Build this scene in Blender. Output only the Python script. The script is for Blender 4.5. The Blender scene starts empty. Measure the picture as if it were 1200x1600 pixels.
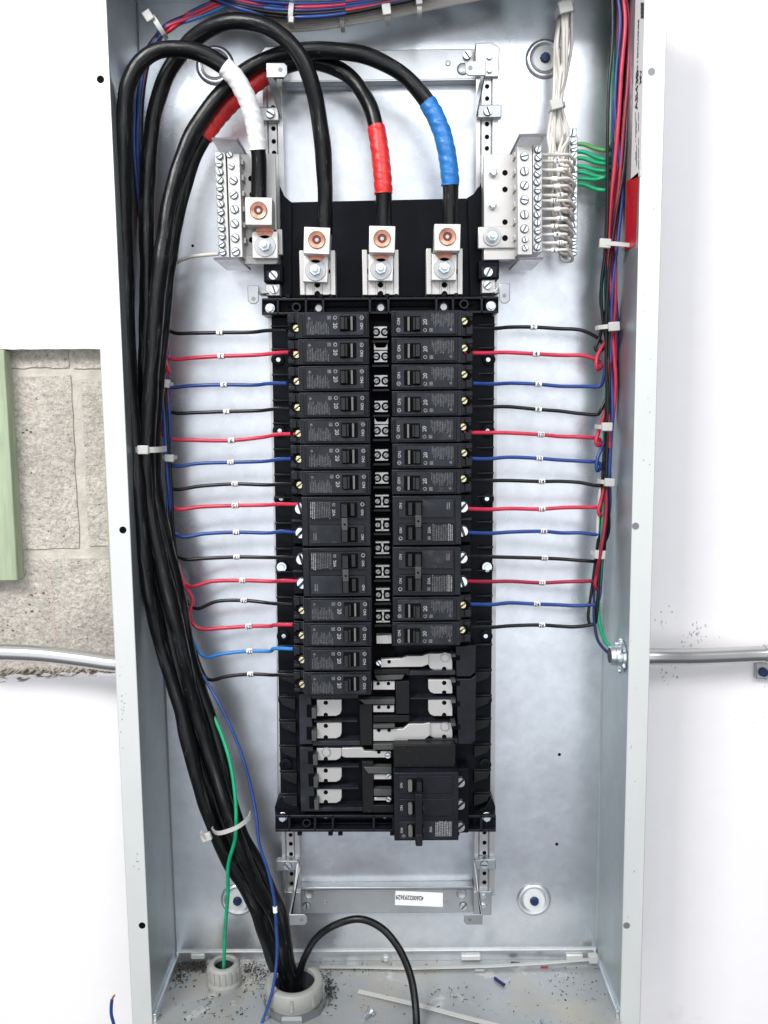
import bpy, math, random
import numpy as np
from mathutils import Vector, Matrix
random.seed(7)
PI = math.pi
sc = bpy.context.scene
C = sc.collection
# ------------------------------------------------------------ camera (measured: f, x, z, distance, pitch, roll, yaw)
FPX, CX, CZ, CD, PIT, ROL, YAW, D = 1400., .0080, .6198, .9530, .1222, -.0104, .0054, .1041
W = .48
cp, sp = math.cos(PIT), math.sin(PIT); cr, sr = math.cos(ROL), math.sin(ROL); cy, sy = math.cos(YAW), math.sin(YAW)
RM = np.array([[cr, -sr, 0], [sr, cr, 0], [0, 0, 1]]) @ np.array([[1, 0, 0], [0, cp, -sp], [0, sp, cp]]) @ np.array([[cy, 0, sy], [0, 1, 0], [-sy, 0, cy]])
cam_d = bpy.data.cameras.new('camera'); cam = bpy.data.objects.new('camera', cam_d); C.objects.link(cam)
def bvec(v): return Vector((v[0], v[2], -v[1]))           # (right, down, away) -> blender
rx, ry, rz = bvec(RM[0]), bvec(RM[1]), bvec(RM[2])
m = Matrix.Identity(4)
for i, col in enumerate((rx, -ry, -rz)):
    for j in range(3): m[j][i] = col[j]
m.translation = Vector((CX, -CD, CZ))
cam.matrix_world = m
cam_d.sensor_fit = 'VERTICAL'; cam_d.sensor_height = 32; cam_d.lens = 32 * FPX / 1600
cam_d.clip_start = .02; cam_d.clip_end = 50
sc.camera = cam
sc.render.resolution_x, sc.render.resolution_y = 768, 1024
# ------------------------------------------------------------ world, lamps, exposure
wd = bpy.data.worlds.new('World'); sc.world = wd; wd.use_nodes = True
nt = wd.node_tree; bg = nt.nodes['Background']
tc = nt.nodes.new('ShaderNodeTexCoord'); sx = nt.nodes.new('ShaderNodeSeparateXYZ'); nt.links.new(tc.outputs['Generated'], sx.inputs[0])
ma = nt.nodes.new('ShaderNodeMath'); ma.operation = 'MULTIPLY_ADD'; nt.links.new(sx.outputs[0], ma.inputs[0]); ma.inputs[1].default_value = 0
nt.links.new(sx.outputs[2], ma.inputs[2])
mr = nt.nodes.new('ShaderNodeMapRange'); nt.links.new(ma.outputs[0], mr.inputs[0]); mr.inputs[1].default_value = -1; mr.inputs[2].default_value = 1
cr_ = nt.nodes.new('ShaderNodeValToRGB'); nt.links.new(mr.outputs[0], cr_.inputs[0])
el = cr_.color_ramp.elements
el[0].position = 0; el[0].color = (.06, .065, .07, 1)
el[1].position = 1; el[1].color = (.38, .39, .40, 1)
for p, c in ((.25, (.10, .105, .115, 1)), (.30, (.28, .30, .33, 1)), (.37, (.92, .95, 1, 1)), (.60, (.95, .97, 1, 1)), (.70, (.60, .63, .66, 1))):
    e = el.new(p); e.color = c
lf = nt.nodes.new('ShaderNodeMapRange'); ab = nt.nodes.new('ShaderNodeMath'); ab.operation = 'ABSOLUTE'; nt.links.new(sx.outputs[0], ab.inputs[0]); nt.links.new(ab.outputs[0], lf.inputs[0]); lf.inputs[1].default_value = .22; lf.inputs[2].default_value = .8; lf.inputs[3].default_value = 1.0; lf.inputs[4].default_value = .26
rg = nt.nodes.new('ShaderNodeMapRange'); nt.links.new(sx.outputs[0], rg.inputs[0]); rg.inputs[1].default_value = .32; rg.inputs[2].default_value = .8; rg.inputs[3].default_value = 1.0; rg.inputs[4].default_value = .3
lr = nt.nodes.new('ShaderNodeMath'); lr.operation = 'MULTIPLY'; nt.links.new(lf.outputs[0], lr.inputs[0]); nt.links.new(rg.outputs[0], lr.inputs[1])
vm = nt.nodes.new('ShaderNodeVectorMath'); vm.operation = 'SCALE'; nt.links.new(cr_.outputs[0], vm.inputs[0]); nt.links.new(lr.outputs[0], vm.inputs[3])
nt.links.new(vm.outputs[0], bg.inputs[0]); bg.inputs[1].default_value = 1.28
def area(name, loc, to, size, power, col=(1, 1, 1)):
    l = bpy.data.lights.new(name, 'AREA'); l.shape = 'RECTANGLE'; l.size, l.size_y = size; l.energy = power; l.color = col
    o = bpy.data.objects.new(name, l); C.objects.link(o); o.location = loc
    o.rotation_euler = (Vector(to) - Vector(loc)).to_track_quat('-Z', 'Y').to_euler()
area('key_lamp', (-1.0, -1.5, 1.95), (0, 0, .55), (.7, .5), 32, (1, .985, .96))
area('added_fill', (.9, -2.2, 2.2), (.3, 0, .5), (1.6, .7), 22, (.95, .98, 1))  # unseen fill added from the right to brighten the right-hand wall
vs = sc.view_settings; vs.view_transform = 'Standard'; vs.look = 'None'; vs.exposure = .45; vs.gamma = 1; vs.use_curve_mapping = False
# ------------------------------------------------------------ pixel <-> world (photograph pixels 1200x1600; h = height above the back panel)
def ray(px, py):
    v = RM.T @ np.array([(px - 600) / FPX, (py - 800) / FPX, 1.0]); return v
def P(px, py, h):
    v = ray(px, py); t = (CD - h) / v[2]; return (CX + v[0] * t, CZ - v[1] * t, h)        # (X, Z, h)
def PZ(px, py, Z):
    v = ray(px, py); t = (CZ - Z) / v[1]; return (CX + v[0] * t, Z, CD - v[2] * t)
def PX(px, py, X):
    v = ray(px, py); t = (X - CX) / v[0]; return (X, CZ - v[1] * t, CD - v[2] * t)
def proj(p):
    c = RM @ np.array([p[0] - CX, -(p[1] - CZ), -(p[2] - CD)]); return 600 + FPX * c[0] / c[2], 800 + FPX * c[1] / c[2]
S0 = FPX / CD
# ------------------------------------------------------------ materials
MAT = {}
def mat(name, col, rough=.5, metal=0., noise=None, bump=None, spec=None, trans=None, alpha=None, mix=None, coat=None, along=False, bd=.001, vor=None):
    """noise=(scale, detail, lo, hi) multiplies colour; bump=(scale, strength); mix=[(scale, threshold, colour, softness, stretch)]"""
    m = bpy.data.materials.new(name); m.use_nodes = True; n = m.node_tree; b = n.nodes['Principled BSDF']
    b.inputs['Roughness'].default_value = rough; b.inputs['Metallic'].default_value = metal
    if spec is not None: b.inputs['Specular IOR Level'].default_value = spec
    if trans: b.inputs['Transmission Weight'].default_value = trans
    if alpha: b.inputs['Alpha'].default_value = alpha
    if coat: b.inputs['Coat Weight'].default_value = coat
    t0_ = n.nodes.new('ShaderNodeTexCoord'); src = t0_.outputs['Object']; out = None
    if along: an = n.nodes.new('ShaderNodeAttribute'); an.attribute_name = 'along'; src = an.outputs['Vector']
    oi = n.nodes.new('ShaderNodeObjectInfo'); om = n.nodes.new('ShaderNodeMath'); om.operation = 'MULTIPLY'; om.inputs[1].default_value = 7.3; n.links.new(oi.outputs['Random'], om.inputs[0])
    va = n.nodes.new('ShaderNodeVectorMath'); va.operation = 'ADD'; n.links.new(src, va.inputs[0]); n.links.new(om.outputs[0], va.inputs[1]); src = va.outputs[0]
    rgb = n.nodes.new('ShaderNodeRGB'); rgb.outputs[0].default_value = (*col, 1); out = rgb.outputs[0]
    def ns(scale, detail, stretch=(1, 1, 1), rgh=.6):
        mp = n.nodes.new('ShaderNodeMapping'); mp.inputs['Scale'].default_value = stretch; n.links.new(src, mp.inputs[0])
        x = n.nodes.new('ShaderNodeTexNoise'); x.inputs['Scale'].default_value = scale; x.inputs['Detail'].default_value = detail
        x.inputs['Roughness'].default_value = rgh; n.links.new(mp.outputs[0], x.inputs[0]); return x.outputs[0]
    if noise:
        for (scale, detail, lo, hi, *st) in (noise if isinstance(noise, list) else [noise]):
            o = ns(scale, detail, st[0] if st else (1, 1, 1))
            r = n.nodes.new('ShaderNodeMapRange'); n.links.new(o, r.inputs[0]); r.inputs[1].default_value = .3; r.inputs[2].default_value = .7
            r.inputs[3].default_value = lo; r.inputs[4].default_value = hi
            mx = n.nodes.new('ShaderNodeVectorMath'); mx.operation = 'SCALE'; n.links.new(out, mx.inputs[0]); n.links.new(r.outputs[0], mx.inputs[3]); out = mx.outputs[0]
    if vor:
        vn = n.nodes.new('ShaderNodeTexVoronoi'); vn.inputs['Scale'].default_value = vor[0]; n.links.new(src, vn.inputs['Vector']); vb = n.nodes.new('ShaderNodeSeparateColor'); n.links.new(vn.outputs['Color'], vb.inputs[0])
        r = n.nodes.new('ShaderNodeMapRange'); n.links.new(vb.outputs[0], r.inputs[0]); r.inputs[3].default_value = 1 - vor[1]; r.inputs[4].default_value = 1 + vor[1]
        mx = n.nodes.new('ShaderNodeVectorMath'); mx.operation = 'SCALE'; n.links.new(out, mx.inputs[0]); n.links.new(r.outputs[0], mx.inputs[3]); out = mx.outputs[0]
    for (scale, thr, c2, soft, st) in (mix or []):
        o = ns(scale, 6, st, .65); r = n.nodes.new('ShaderNodeMapRange'); n.links.new(o, r.inputs[0])
        r.inputs[1].default_value = thr; r.inputs[2].default_value = thr + soft
        mx = n.nodes.new('ShaderNodeMix'); mx.data_type = 'RGBA'; n.links.new(r.outputs[0], mx.inputs[0]); n.links.new(out, mx.inputs[6]); mx.inputs[7].default_value = (*c2, 1); out = mx.outputs[2]
    n.links.new(out, b.inputs['Base Color'])
    if bump:
        o = ns(bump[0], 5, bump[2] if len(bump) > 2 else (1, 1, 1)); bp = n.nodes.new('ShaderNodeBump'); bp.inputs['Strength'].default_value = bump[1]; bp.inputs['Distance'].default_value = bd
        n.links.new(o, bp.inputs['Height']); n.links.new(bp.outputs[0], b.inputs['Normal'])
        if metal > .5:
            r = n.nodes.new('ShaderNodeMapRange'); n.links.new(o, r.inputs[0]); r.inputs[3].default_value = rough - .1; r.inputs[4].default_value = rough + .12; n.links.new(r.outputs[0], b.inputs['Roughness'])
    MAT[name] = m; return m
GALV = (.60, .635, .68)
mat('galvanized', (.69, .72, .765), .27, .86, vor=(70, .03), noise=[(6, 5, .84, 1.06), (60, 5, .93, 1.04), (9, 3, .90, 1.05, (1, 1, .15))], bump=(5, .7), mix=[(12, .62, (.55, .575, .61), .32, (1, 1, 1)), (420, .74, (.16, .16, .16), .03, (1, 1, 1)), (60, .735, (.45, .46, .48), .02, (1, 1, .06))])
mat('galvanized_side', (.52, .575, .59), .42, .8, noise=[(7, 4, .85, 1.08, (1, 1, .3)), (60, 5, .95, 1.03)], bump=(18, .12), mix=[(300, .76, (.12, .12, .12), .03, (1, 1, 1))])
mat('flange_steel', (.72, .735, .72), .48, .35, noise=[(14, 4, .92, 1.03, (1, 1, .3))], mix=[(230, .715, (.25, .26, .27), .03, (1, 1, 1)), (30, .70, (.60, .62, .63), .05, (1, 1, .3))])
mat('dirty_floor_steel', (.40, .415, .42), .5, .5, noise=[(12, 4, .86, 1.06)], bump=(30, .1), mix=[(11, .50, (.45, .425, .375), .14, (1, 1, 1)), (17, .585, (.62, .61, .58), .07, (1, 1, 1)), (60, .64, (.20, .17, .13), .05, (1, 1, 1)), (330, .66, (.10, .09, .08), .03, (1, 1, 1))])
mat('zinc_bracket', (.44, .455, .47), .38, .85, noise=[(30, 4, .88, 1.05)], bump=(40, .05))
mat('rail_steel', (.52, .52, .52), .34, .85, noise=[(14, 4, .92, 1.04, (3, 3, .2))])
mat('tin_plate', (.54, .525, .51), .42, .6, noise=[(40, 4, .93, 1.02)], mix=[(260, .72, (.5, .42, .38), .05, (1, 1, 1))])
mat('lug_aluminium', (.70, .685, .66), .42, .5, noise=[(60, 3, .95, 1.02)])
mat('grey_washer', (.42, .43, .44), .38, .8)
mat('screw_zinc', (.70, .76, .80), .28, .9)
mat('dull_screw', (.30, .31, .32), .35, .8)
mat('screw_brass', (.62, .56, .34), .25, .9)
mat('copper', (.52, .235, .17), .38, .8, noise=[(120, 3, .6, 1.15)])
mat('black_plastic', (.0045, .0055, .0085), .42, 0, spec=.09, noise=[(60, 4, .8, 1.3)], bump=(300, .05))
mat('breaker_plastic', (.0085, .0095, .0135), .30, 0, spec=.22, noise=[(50, 4, .7, 1.4)], bump=(120, .15), mix=[(90, .68, (.035, .036, .04), .08, (1, 1, 1)), (420, .72, (.12, .12, .12), .03, (1, 1, 1))])
mat('breaker_face', (.015, .017, .0225), .32, 0, spec=.22, noise=[(45, 5, .6, 1.5), (14, 3, .7, 1.3)], bump=(40, .3), mix=[(50, .58, (.048, .048, .052), .16, (1, 1, 1)), (300, .70, (.12, .12, .12), .03, (1, 1, 1))])
mat('toggle_black', (.008, .0085, .0095), .28, 0, spec=.35)
mat('toggle_grey', (.13, .13, .12), .3, 0)
mat('socket_dark', (.11, .04, .03), .4, .5)
mat('recess_shade', (.13, .135, .14), .45, .7)  # dark tone that paints shade into screw slots and round screw heads
mat('cover_grey', (.06, .064, .062), .45, 0, spec=.3, noise=[(50, 4, .8, 1.2)])
mat('dusty_black', (.006, .006, .007), .5, 0, spec=.25, mix=[(240, .64, (.05, .054, .05), .1, (1, 1, 1))])
mat('print_grey', (.36, .36, .37), .6, noise=(400, 3, .5, 1.2))
mat('print_dim', (.115, .115, .12), .6, noise=(300, 3, .4, 1.4))
mat('print_black', (.01, .01, .01), .6)
mat('print_red', (.35, .01, .02), .6)
mat('hole_black', (.002, .002, .0025), .8, spec=.1)
mat('hole_grey', (.22, .23, .24), .5, .5)
mat('cable_black', (.0035, .0038, .0045), .30, 0, spec=.30, along=True, noise=[(200, 4, .6, 1.6, (1, 1, .1))], bd=.0012, bump=(170, .55, (1, 1, .22)), mix=[(330, .56, (.05, .052, .05), .12, (1, 1, .07)), (520, .65, (.11, .115, .11), .06, (1, 1, .12)), (700, .70, (.2, .2, .2), .03, (1, 1, 1))])
mat('wire_black', (.008, .008, .009), .3, 0, spec=.4, along=True, bump=(300, .1), mix=[(900, .64, (.09, .09, .09), .05, (1, 1, .3))])
mat('wire_red', (.58, .028, .07), .35, 0, along=True, noise=[(150, 4, .7, 1.2, (1, 1, .3))], mix=[(800, .66, (.14, .01, .02), .04, (1, 1, .35))])
mat('wire_crimson', (.33, .012, .04), .35, 0, noise=[(40, 3, .7, 1.2)])
mat('wire_blue', (.016, .052, .23), .35, 0, along=True, noise=[(150, 4, .7, 1.3, (1, 1, .3))], mix=[(800, .66, (.12, .18, .4), .04, (1, 1, .35))])
mat('wire_light_blue', (.03, .20, .55), .35, 0)
mat('wire_navy', (.012, .02, .10), .35, 0)
mat('wire_green', (.0, .34, .15), .35, 0, noise=[(50, 3, .85, 1.15)])
mat('wire_olive', (.10, .32, .09), .4, 0)
mat('wire_white', (.66, .625, .57), .4, 0, along=True, noise=[(150, 4, .82, 1.06, (1, 1, .3))], mix=[(900, .67, (.2, .18, .16), .04, (1, 1, .35))])
mat('tape_red', (.70, .024, .024), .38, 0, along=True, noise=[(130, 4, .72, 1.12)], bd=.0015, bump=(120, .6))
mat('tape_blue', (.014, .17, .50), .36, 0, along=True, noise=[(130, 4, .82, 1.12)], bd=.0015, bump=(190, .5))
mat('tape_white', (.86, .86, .87), .45, 0, along=True, noise=[(130, 4, .94, 1.02)], bd=.001, bump=(190, .4))
mat('zip_nylon', (.62, .62, .59), .35, 0, trans=.2)
mat('marker_white', (.88, .88, .88), .5)
mat('clear_plastic', (.80, .79, .81), .2, 0, trans=.55, alpha=.75)
mat('plastic_edge', (.13, .12, .15), .3)
mat('conduit_plastic', (.33, .33, .31), .5, 0, noise=[(30, 4, .9, 1.05)], mix=[(60, .63, (.34, .33, .29), .12, (1, 1, 1))])
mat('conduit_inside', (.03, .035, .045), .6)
mat('bolt_blue', (.006, .022, .085), .35, .3, noise=[(200, 3, .6, 1.4)])
mat('wall_paint', (.90, .872, .882), .7, 0, noise=[(3, 3, .975, 1.01), (40, 4, .985, 1.01)], mix=[(9, .68, (.80, .76, .775), .10, (1, 1, 1)), (120, .74, (.62, .58, .58), .03, (1, 1, .4)), (330, .755, (.4, .37, .37), .03, (1, 1, 1))], bump=(25, .25))
mat('drywall_core', (.62, .60, .57), .9, noise=[(80, 4, .8, 1.1)], bump=(120, .5))
mat('concrete_block', (.58, .535, .475), .95, noise=[(9, 4, .80, 1.10), (60, 4, .85, 1.1), (300, 5, .72, 1.18)], bd=.004, bump=(170, 1.0), mix=[(480, .60, (.26, .24, .22), .05, (1, 1, 1)), (260, .63, (.15, .13, .115), .03, (1, 1, 1)), (7, .60, (.60, .52, .42), .12, (1, 1, 1))])
mat('mortar', (.58, .54, .475), .9, noise=[(30, 5, .78, 1.1), (12, 3, .88, 1.08)], bd=.004, bump=(60, 1.0), mix=[(300, .68, (.2, .18, .16), .03, (1, 1, 1))])
mat('green_wood', (.40, .47, .32), .7, noise=[(5, 5, .72, 1.12, (10, 10, .5)), (40, 4, .86, 1.1, (3, 3, .5))], bd=.002, bump=(20, .5, (8, 8, .5)), mix=[(9, .68, (.46, .36, .22), .1, (3, 3, .6))])
mat('sticker_white', (.85, .85, .86), .5)
mat('sticker_red', (.60, .008, .015), .4, noise=[(60, 3, .75, 1.1)])
mat('scuff_grey', (.55, .52, .52), .8)
mat('crumb_brown', (.34, .28, .22), .9)
mat('rust_red', (.16, .065, .03), .8)
mat('batten_green', (.42, .50, .33), .7, noise=[(10, 5, .85, 1.1)])
mat('debris_dark', (.05, .045, .04), .8, noise=[(300, 2, .4, 1.8)])
mat('conduit_steel', (.55, .55, .545), .26, .85, noise=[(12, 4, .85, 1.05, (.3, 3, 3))], mix=[(70, .68, (.25, .25, .25), .06, (.4, 1, 1))])
mat('red_chalk', (.57, .44, .40), .9)
# ------------------------------------------------------------ mesh builder
class MB:
    def __init__(s): s.v = []; s.f = []; s.mi = []; s.mats = []; s.at = []
    def m(s, name):
        if name not in s.mats: s.mats.append(name)
        return s.mats.index(name)
    def add(s, vs, fs, mt):
        o = len(s.v); k = s.m(mt); s.v += [tuple(map(float, a)) for a in vs]; s.at += [(0., 0., 0.)] * len(vs)
        for f in fs: s.f.append(tuple(i + o for i in f)); s.mi.append(k)
    def prism(s, pts, h0, h1, mt, inset=0):
        """pts = [(X,Z)...]"""
        n = len(pts); cx = sum(p[0] for p in pts) / n; cz = sum(p[1] for p in pts) / n
        top = [(cx + (p[0] - cx) * (1 - inset), cz + (p[1] - cz) * (1 - inset), h1) for p in pts]
        s.add([(p[0], p[1], h0) for p in pts] + top, [tuple(range(n))[::-1], tuple(range(n, 2 * n))] + [(i, (i + 1) % n, n + (i + 1) % n, n + i) for i in range(n)], mt)
    def box(s, x0, x1, z0, z1, h0, h1, mt): s.prism([(x0, z0), (x1, z0), (x1, z1), (x0, z1)], h0, h1, mt)
    def cyl(s, x, z, r, h0, h1, mt, n=20, r1=None, rot=0):
        r1 = r if r1 is None else r1
        a = [2 * PI * i / n + rot for i in range(n)]
        s.add([(x + r * math.cos(t), z + r * math.sin(t), h0) for t in a] + [(x + r1 * math.cos(t), z + r1 * math.sin(t), h1) for t in a],
              [tuple(range(n))[::-1], tuple(range(n, 2 * n))] + [(i, (i + 1) % n, n + (i + 1) % n, n + i) for i in range(n)], mt)
    def lathe(s, x, z, prof, mt, n=32):
        vs = []; fs = []
        for r, h in prof: vs += [(x + r * math.cos(2 * PI * i / n), z + r * math.sin(2 * PI * i / n), h) for i in range(n)]
        for k in range(len(prof) - 1): fs += [(k * n + i, k * n + (i + 1) % n, (k + 1) * n + (i + 1) % n, (k + 1) * n + i) for i in range(n)]
        s.add(vs, fs, mt)
    def lathez(s, X, h, prof, mt, n=36):
        """rotation about the vertical axis; prof=[(r,Z)]"""
        vs = []; fs = []
        for r, z in prof: vs += [(X + r * math.cos(2 * PI * i / n), z, h + r * math.sin(2 * PI * i / n)) for i in range(n)]
        for k in range(len(prof) - 1): fs += [(k * n + i, k * n + (i + 1) % n, (k + 1) * n + (i + 1) % n, (k + 1) * n + i) for i in range(n)]
        s.add(vs, fs, mt)
    def cyldir(s, p0, p1, r0, r1, mt, n=16):
        s.tube([p0, p1], [r0, r1], mt, n)
    def tube(s, pts, r, mt, n=10, cap=True, rf=None):
        pts = [Vector(p) for p in pts]; L = len(pts); rr = r if isinstance(r, (list, tuple)) else [r] * L
        T = [(pts[min(i + 1, L - 1)] - pts[max(i - 1, 0)]).normalized() for i in range(L)]
        up = Vector((0, 0, 1)) if abs(T[0].z) < .9 else Vector((1, 0, 0)); N = (up - T[0] * up.dot(T[0])).normalized(); vs = []; fs = []; at = []; run = 0.
        for i in range(L):
            N = (N - T[i] * N.dot(T[i])).normalized(); B = T[i].cross(N)
            if i: run += (pts[i] - pts[i - 1]).length
            for k in range(n):
                th = 2 * PI * k / n; q = rr[i] + (rf(run, th) if rf else 0)
                vs.append(tuple(pts[i] + (N * math.cos(th) + B * math.sin(th)) * q)); at.append((rr[i] * math.cos(th), rr[i] * math.sin(th), run))
        for i in range(L - 1): fs += [(i * n + k, i * n + (k + 1) % n, (i + 1) * n + (k + 1) % n, (i + 1) * n + k) for k in range(n)]
        if cap: fs += [tuple(range(n))[::-1], tuple(range((L - 1) * n, L * n))]
        s.add(vs, fs, mt); s.at[-len(at):] = at
    def ribbon(s, pts, wdir, w, t, mt):
        """flat band along pts; wdir = width direction, thickness t"""
        pts = [Vector(p) for p in pts]; L = len(pts); wd_ = Vector(wdir).normalized(); vs = []; fs = []
        for i in range(L):
            T = (pts[min(i + 1, L - 1)] - pts[max(i - 1, 0)]).normalized(); a = (wd_ - T * wd_.dot(T)).normalized() * w / 2; b = T.cross(a).normalized() * t / 2
            vs += [tuple(pts[i] + a + b), tuple(pts[i] - a + b), tuple(pts[i] - a - b), tuple(pts[i] + a - b)]
        for i in range(L - 1): fs += [(i * 4 + k, i * 4 + (k + 1) % 4, i * 4 + 4 + (k + 1) % 4, i * 4 + 4 + k) for k in range(4)]
        fs += [(3, 2, 1, 0), tuple((L - 1) * 4 + k for k in range(4))]
        s.add(vs, fs, mt)
    def poly3(s, pts, off, mt):
        """planar polygon of 3-D points thickened by vector off"""
        n = len(pts); q = [tuple(a + b for a, b in zip(p, off)) for p in pts]
        s.add(list(pts) + q, [tuple(range(n))[::-1], tuple(range(n, 2 * n))] + [(i, (i + 1) % n, n + (i + 1) % n, n + i) for i in range(n)], mt)
    def mesh(s, name, org=(0, 0, 0), smooth=35, fix=True):
        me = bpy.data.meshes.new(name)
        me.from_pydata([(a - org[0], -(c - org[2]), b - org[1]) for a, b, c in s.v], [], s.f)
        for mm in s.mats: me.materials.append(MAT[mm])
        me.polygons.foreach_set('material_index', s.mi)
        if any(a != (0., 0., 0.) for a in s.at):
            A = me.attributes.new('along', 'FLOAT_VECTOR', 'POINT'); A.data.foreach_set('vector', [c for a in s.at for c in a])
        if fix:
            import bmesh
            bm = bmesh.new(); bm.from_mesh(me); bmesh.ops.recalc_face_normals(bm, faces=bm.faces); bm.to_mesh(me); bm.free()
        me.polygons.foreach_set('use_smooth', [True] * len(me.polygons)); me.set_sharp_from_angle(angle=math.radians(smooth)); me.update(); return me
    def build(s, name, parent=None, label=None, bevel=0, cat=None, group=None, kind=None, smooth=35, org=None):
        o_ = org or ORG.get(parent.name, (0, 0, 0)) if parent else (org or (0, 0, 0))
        o = bpy.data.objects.new(name, s.mesh(name, o_, smooth)); C.objects.link(o)
        if parent: o.parent = parent; ORG[o.name] = o_
        else: o.location = (o_[0], -o_[2], o_[1]); ORG[o.name] = o_
        if label: o['label'] = label
        if cat: o['category'] = cat
        if group: o['group'] = group
        if kind: o['kind'] = kind
        if bevel:
            b = o.modifiers.new('bevel', 'BEVEL'); b.width = bevel; b.segments = 2; b.limit_method = 'ANGLE'; b.angle_limit = math.radians(40)
        return o
ORG = {}
def thing(name, label, cat, loc=(0, 0, 0), group=None):
    o = bpy.data.objects.new(name, None); C.objects.link(o); o.empty_display_size = .01
    o.location = (loc[0], -loc[2], loc[1]); o['label'] = label; o['category'] = cat; ORG[o.name] = loc
    if group: o['group'] = group
    return o
def copy_tree(o, parent=None):
    c = o.copy(); C.objects.link(c); c.parent = parent; ORG[c.name] = ORG.get(o.name, (0, 0, 0))
    for ch in list(o.children): copy_tree(ch, c)
    return c
_fc = {}
def glyphs(text):
    if text in _fc: return _fc[text]
    cu = bpy.data.curves.new('lettering', 'FONT'); cu.body = text; cu.size = 1; cu.align_x = 'CENTER'; cu.align_y = 'CENTER'; cu.resolution_u = 2; cu.offset = .022
    o = bpy.data.objects.new('lettering', cu); C.objects.link(o); bpy.context.view_layer.update()
    me = o.evaluated_get(bpy.context.evaluated_depsgraph_get()).to_mesh()
    r = ([tuple(v.co) for v in me.vertices], [tuple(p.vertices) for p in me.polygons])
    bpy.data.objects.remove(o); bpy.data.curves.remove(cu); _fc[text] = r; return r
def write(mb, text, org, ux, uy, size, mt, sx=1):
    """org point, ux reading direction, uy letter-up direction (X,Z,h vectors)"""
    vs, fs = glyphs(text); ux = Vector(ux); uy = Vector(uy); g = Vector(org)
    mb.add([tuple(g + ux * v[0] * size * sx + uy * v[1] * size) for v in vs], fs, mt)
def rectpx(x0, y0, x1, y1, h):
    a, b, c, d = P(x0, y0, h), P(x1, y0, h), P(x1, y1, h), P(x0, y1, h)
    return (a[0] + d[0]) / 2, (b[0] + c[0]) / 2, (c[1] + d[1]) / 2, (a[1] + b[1]) / 2     # X0,X1,Z0,Z1
def boxpx(mb, x0, y0, x1, y1, h0, h1, mt):
    X0, X1, Z0, Z1 = rectpx(x0, y0, x1, y1, h1); mb.box(X0, X1, Z0, Z1, h0, h1, mt)
def polypx(mb, pts, h0, h1, mt): mb.prism([P(a, b, h1)[:2] for a, b in pts], h0, h1, mt)
def L(px, h=.06): return px / (FPX / (CD - h))                    # pixel length -> metres
def spline(pts, k=8):
    pts = [np.array(p, float) for p in pts]; pts = [2 * pts[0] - pts[1]] + pts + [2 * pts[-1] - pts[-2]]; out = []
    for i in range(1, len(pts) - 2):
        p0, p1, p2, p3 = pts[i - 1:i + 3]
        d = lambda a, b: max(np.linalg.norm(b - a) ** .5, 1e-5)
        t0 = 0; t1 = t0 + d(p0, p1); t2 = t1 + d(p1, p2); t3 = t2 + d(p2, p3)
        for j in range(k):
            t = t1 + (t2 - t1) * j / k
            A1 = (t1 - t) / (t1 - t0) * p0 + (t - t0) / (t1 - t0) * p1; A2 = (t2 - t) / (t2 - t1) * p1 + (t - t1) / (t2 - t1) * p2; A3 = (t3 - t) / (t3 - t2) * p2 + (t - t2) / (t3 - t2) * p3
            B1 = (t2 - t) / (t2 - t0) * A1 + (t - t0) / (t2 - t0) * A2; B2 = (t3 - t) / (t3 - t1) * A2 + (t - t1) / (t3 - t1) * A3
            out.append((t2 - t) / (t2 - t1) * B1 + (t - t1) / (t2 - t1) * B2)
    out.append(pts[-2]); return [tuple(map(float, o)) for o in out]
def path(pts, k=8): return spline([P(*p) for p in pts], k)
def seg(wp, a, b):
    """samples of a world path between the pixels a and b (nearest)"""
    q = [proj(p) for p in wp]; f = lambda c: min(range(len(q)), key=lambda i: (q[i][0] - c[0]) ** 2 + (q[i][1] - c[1]) ** 2)
    i, j = sorted((f(a), f(b))); return wp[i:j + 1]
def screwhead(mb, x, z, r, h0, h1, mt, ang=None, hex_=False):
    """slotted head: a disc with two half-moons that leave a real slot"""
    ang = random.uniform(0, PI) if ang is None else ang
    hm = h1 - (h1 - h0) * .6
    mb.cyl(x, z, r, h0, hm, 'recess_shade', 18)  # slot floor coloured dark to read as shadowed
    g = r * .17
    for sgn in (1, -1):
        a0 = math.asin(g / (r * .94)); pts = [(r * .94 * math.cos(a0 + (PI - 2 * a0) * i / 9), sgn * r * .94 * math.sin(a0 + (PI - 2 * a0) * i / 9)) for i in range(10)]
        mb.prism([(x + a * math.cos(ang) - b * math.sin(ang), z + a * math.sin(ang) + b * math.cos(ang)) for a, b in pts], hm, h1, mt, .06)
def hexbolt(mb, x, z, r, h0, h1, mt, rot=0):
    mb.cyl(x, z, r * 1.25, h0, h0 + (h1 - h0) * .25, mt, 24); mb.cyl(x, z, r, h0 + (h1 - h0) * .25, h1, mt, 6, r * .93, rot)
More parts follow.
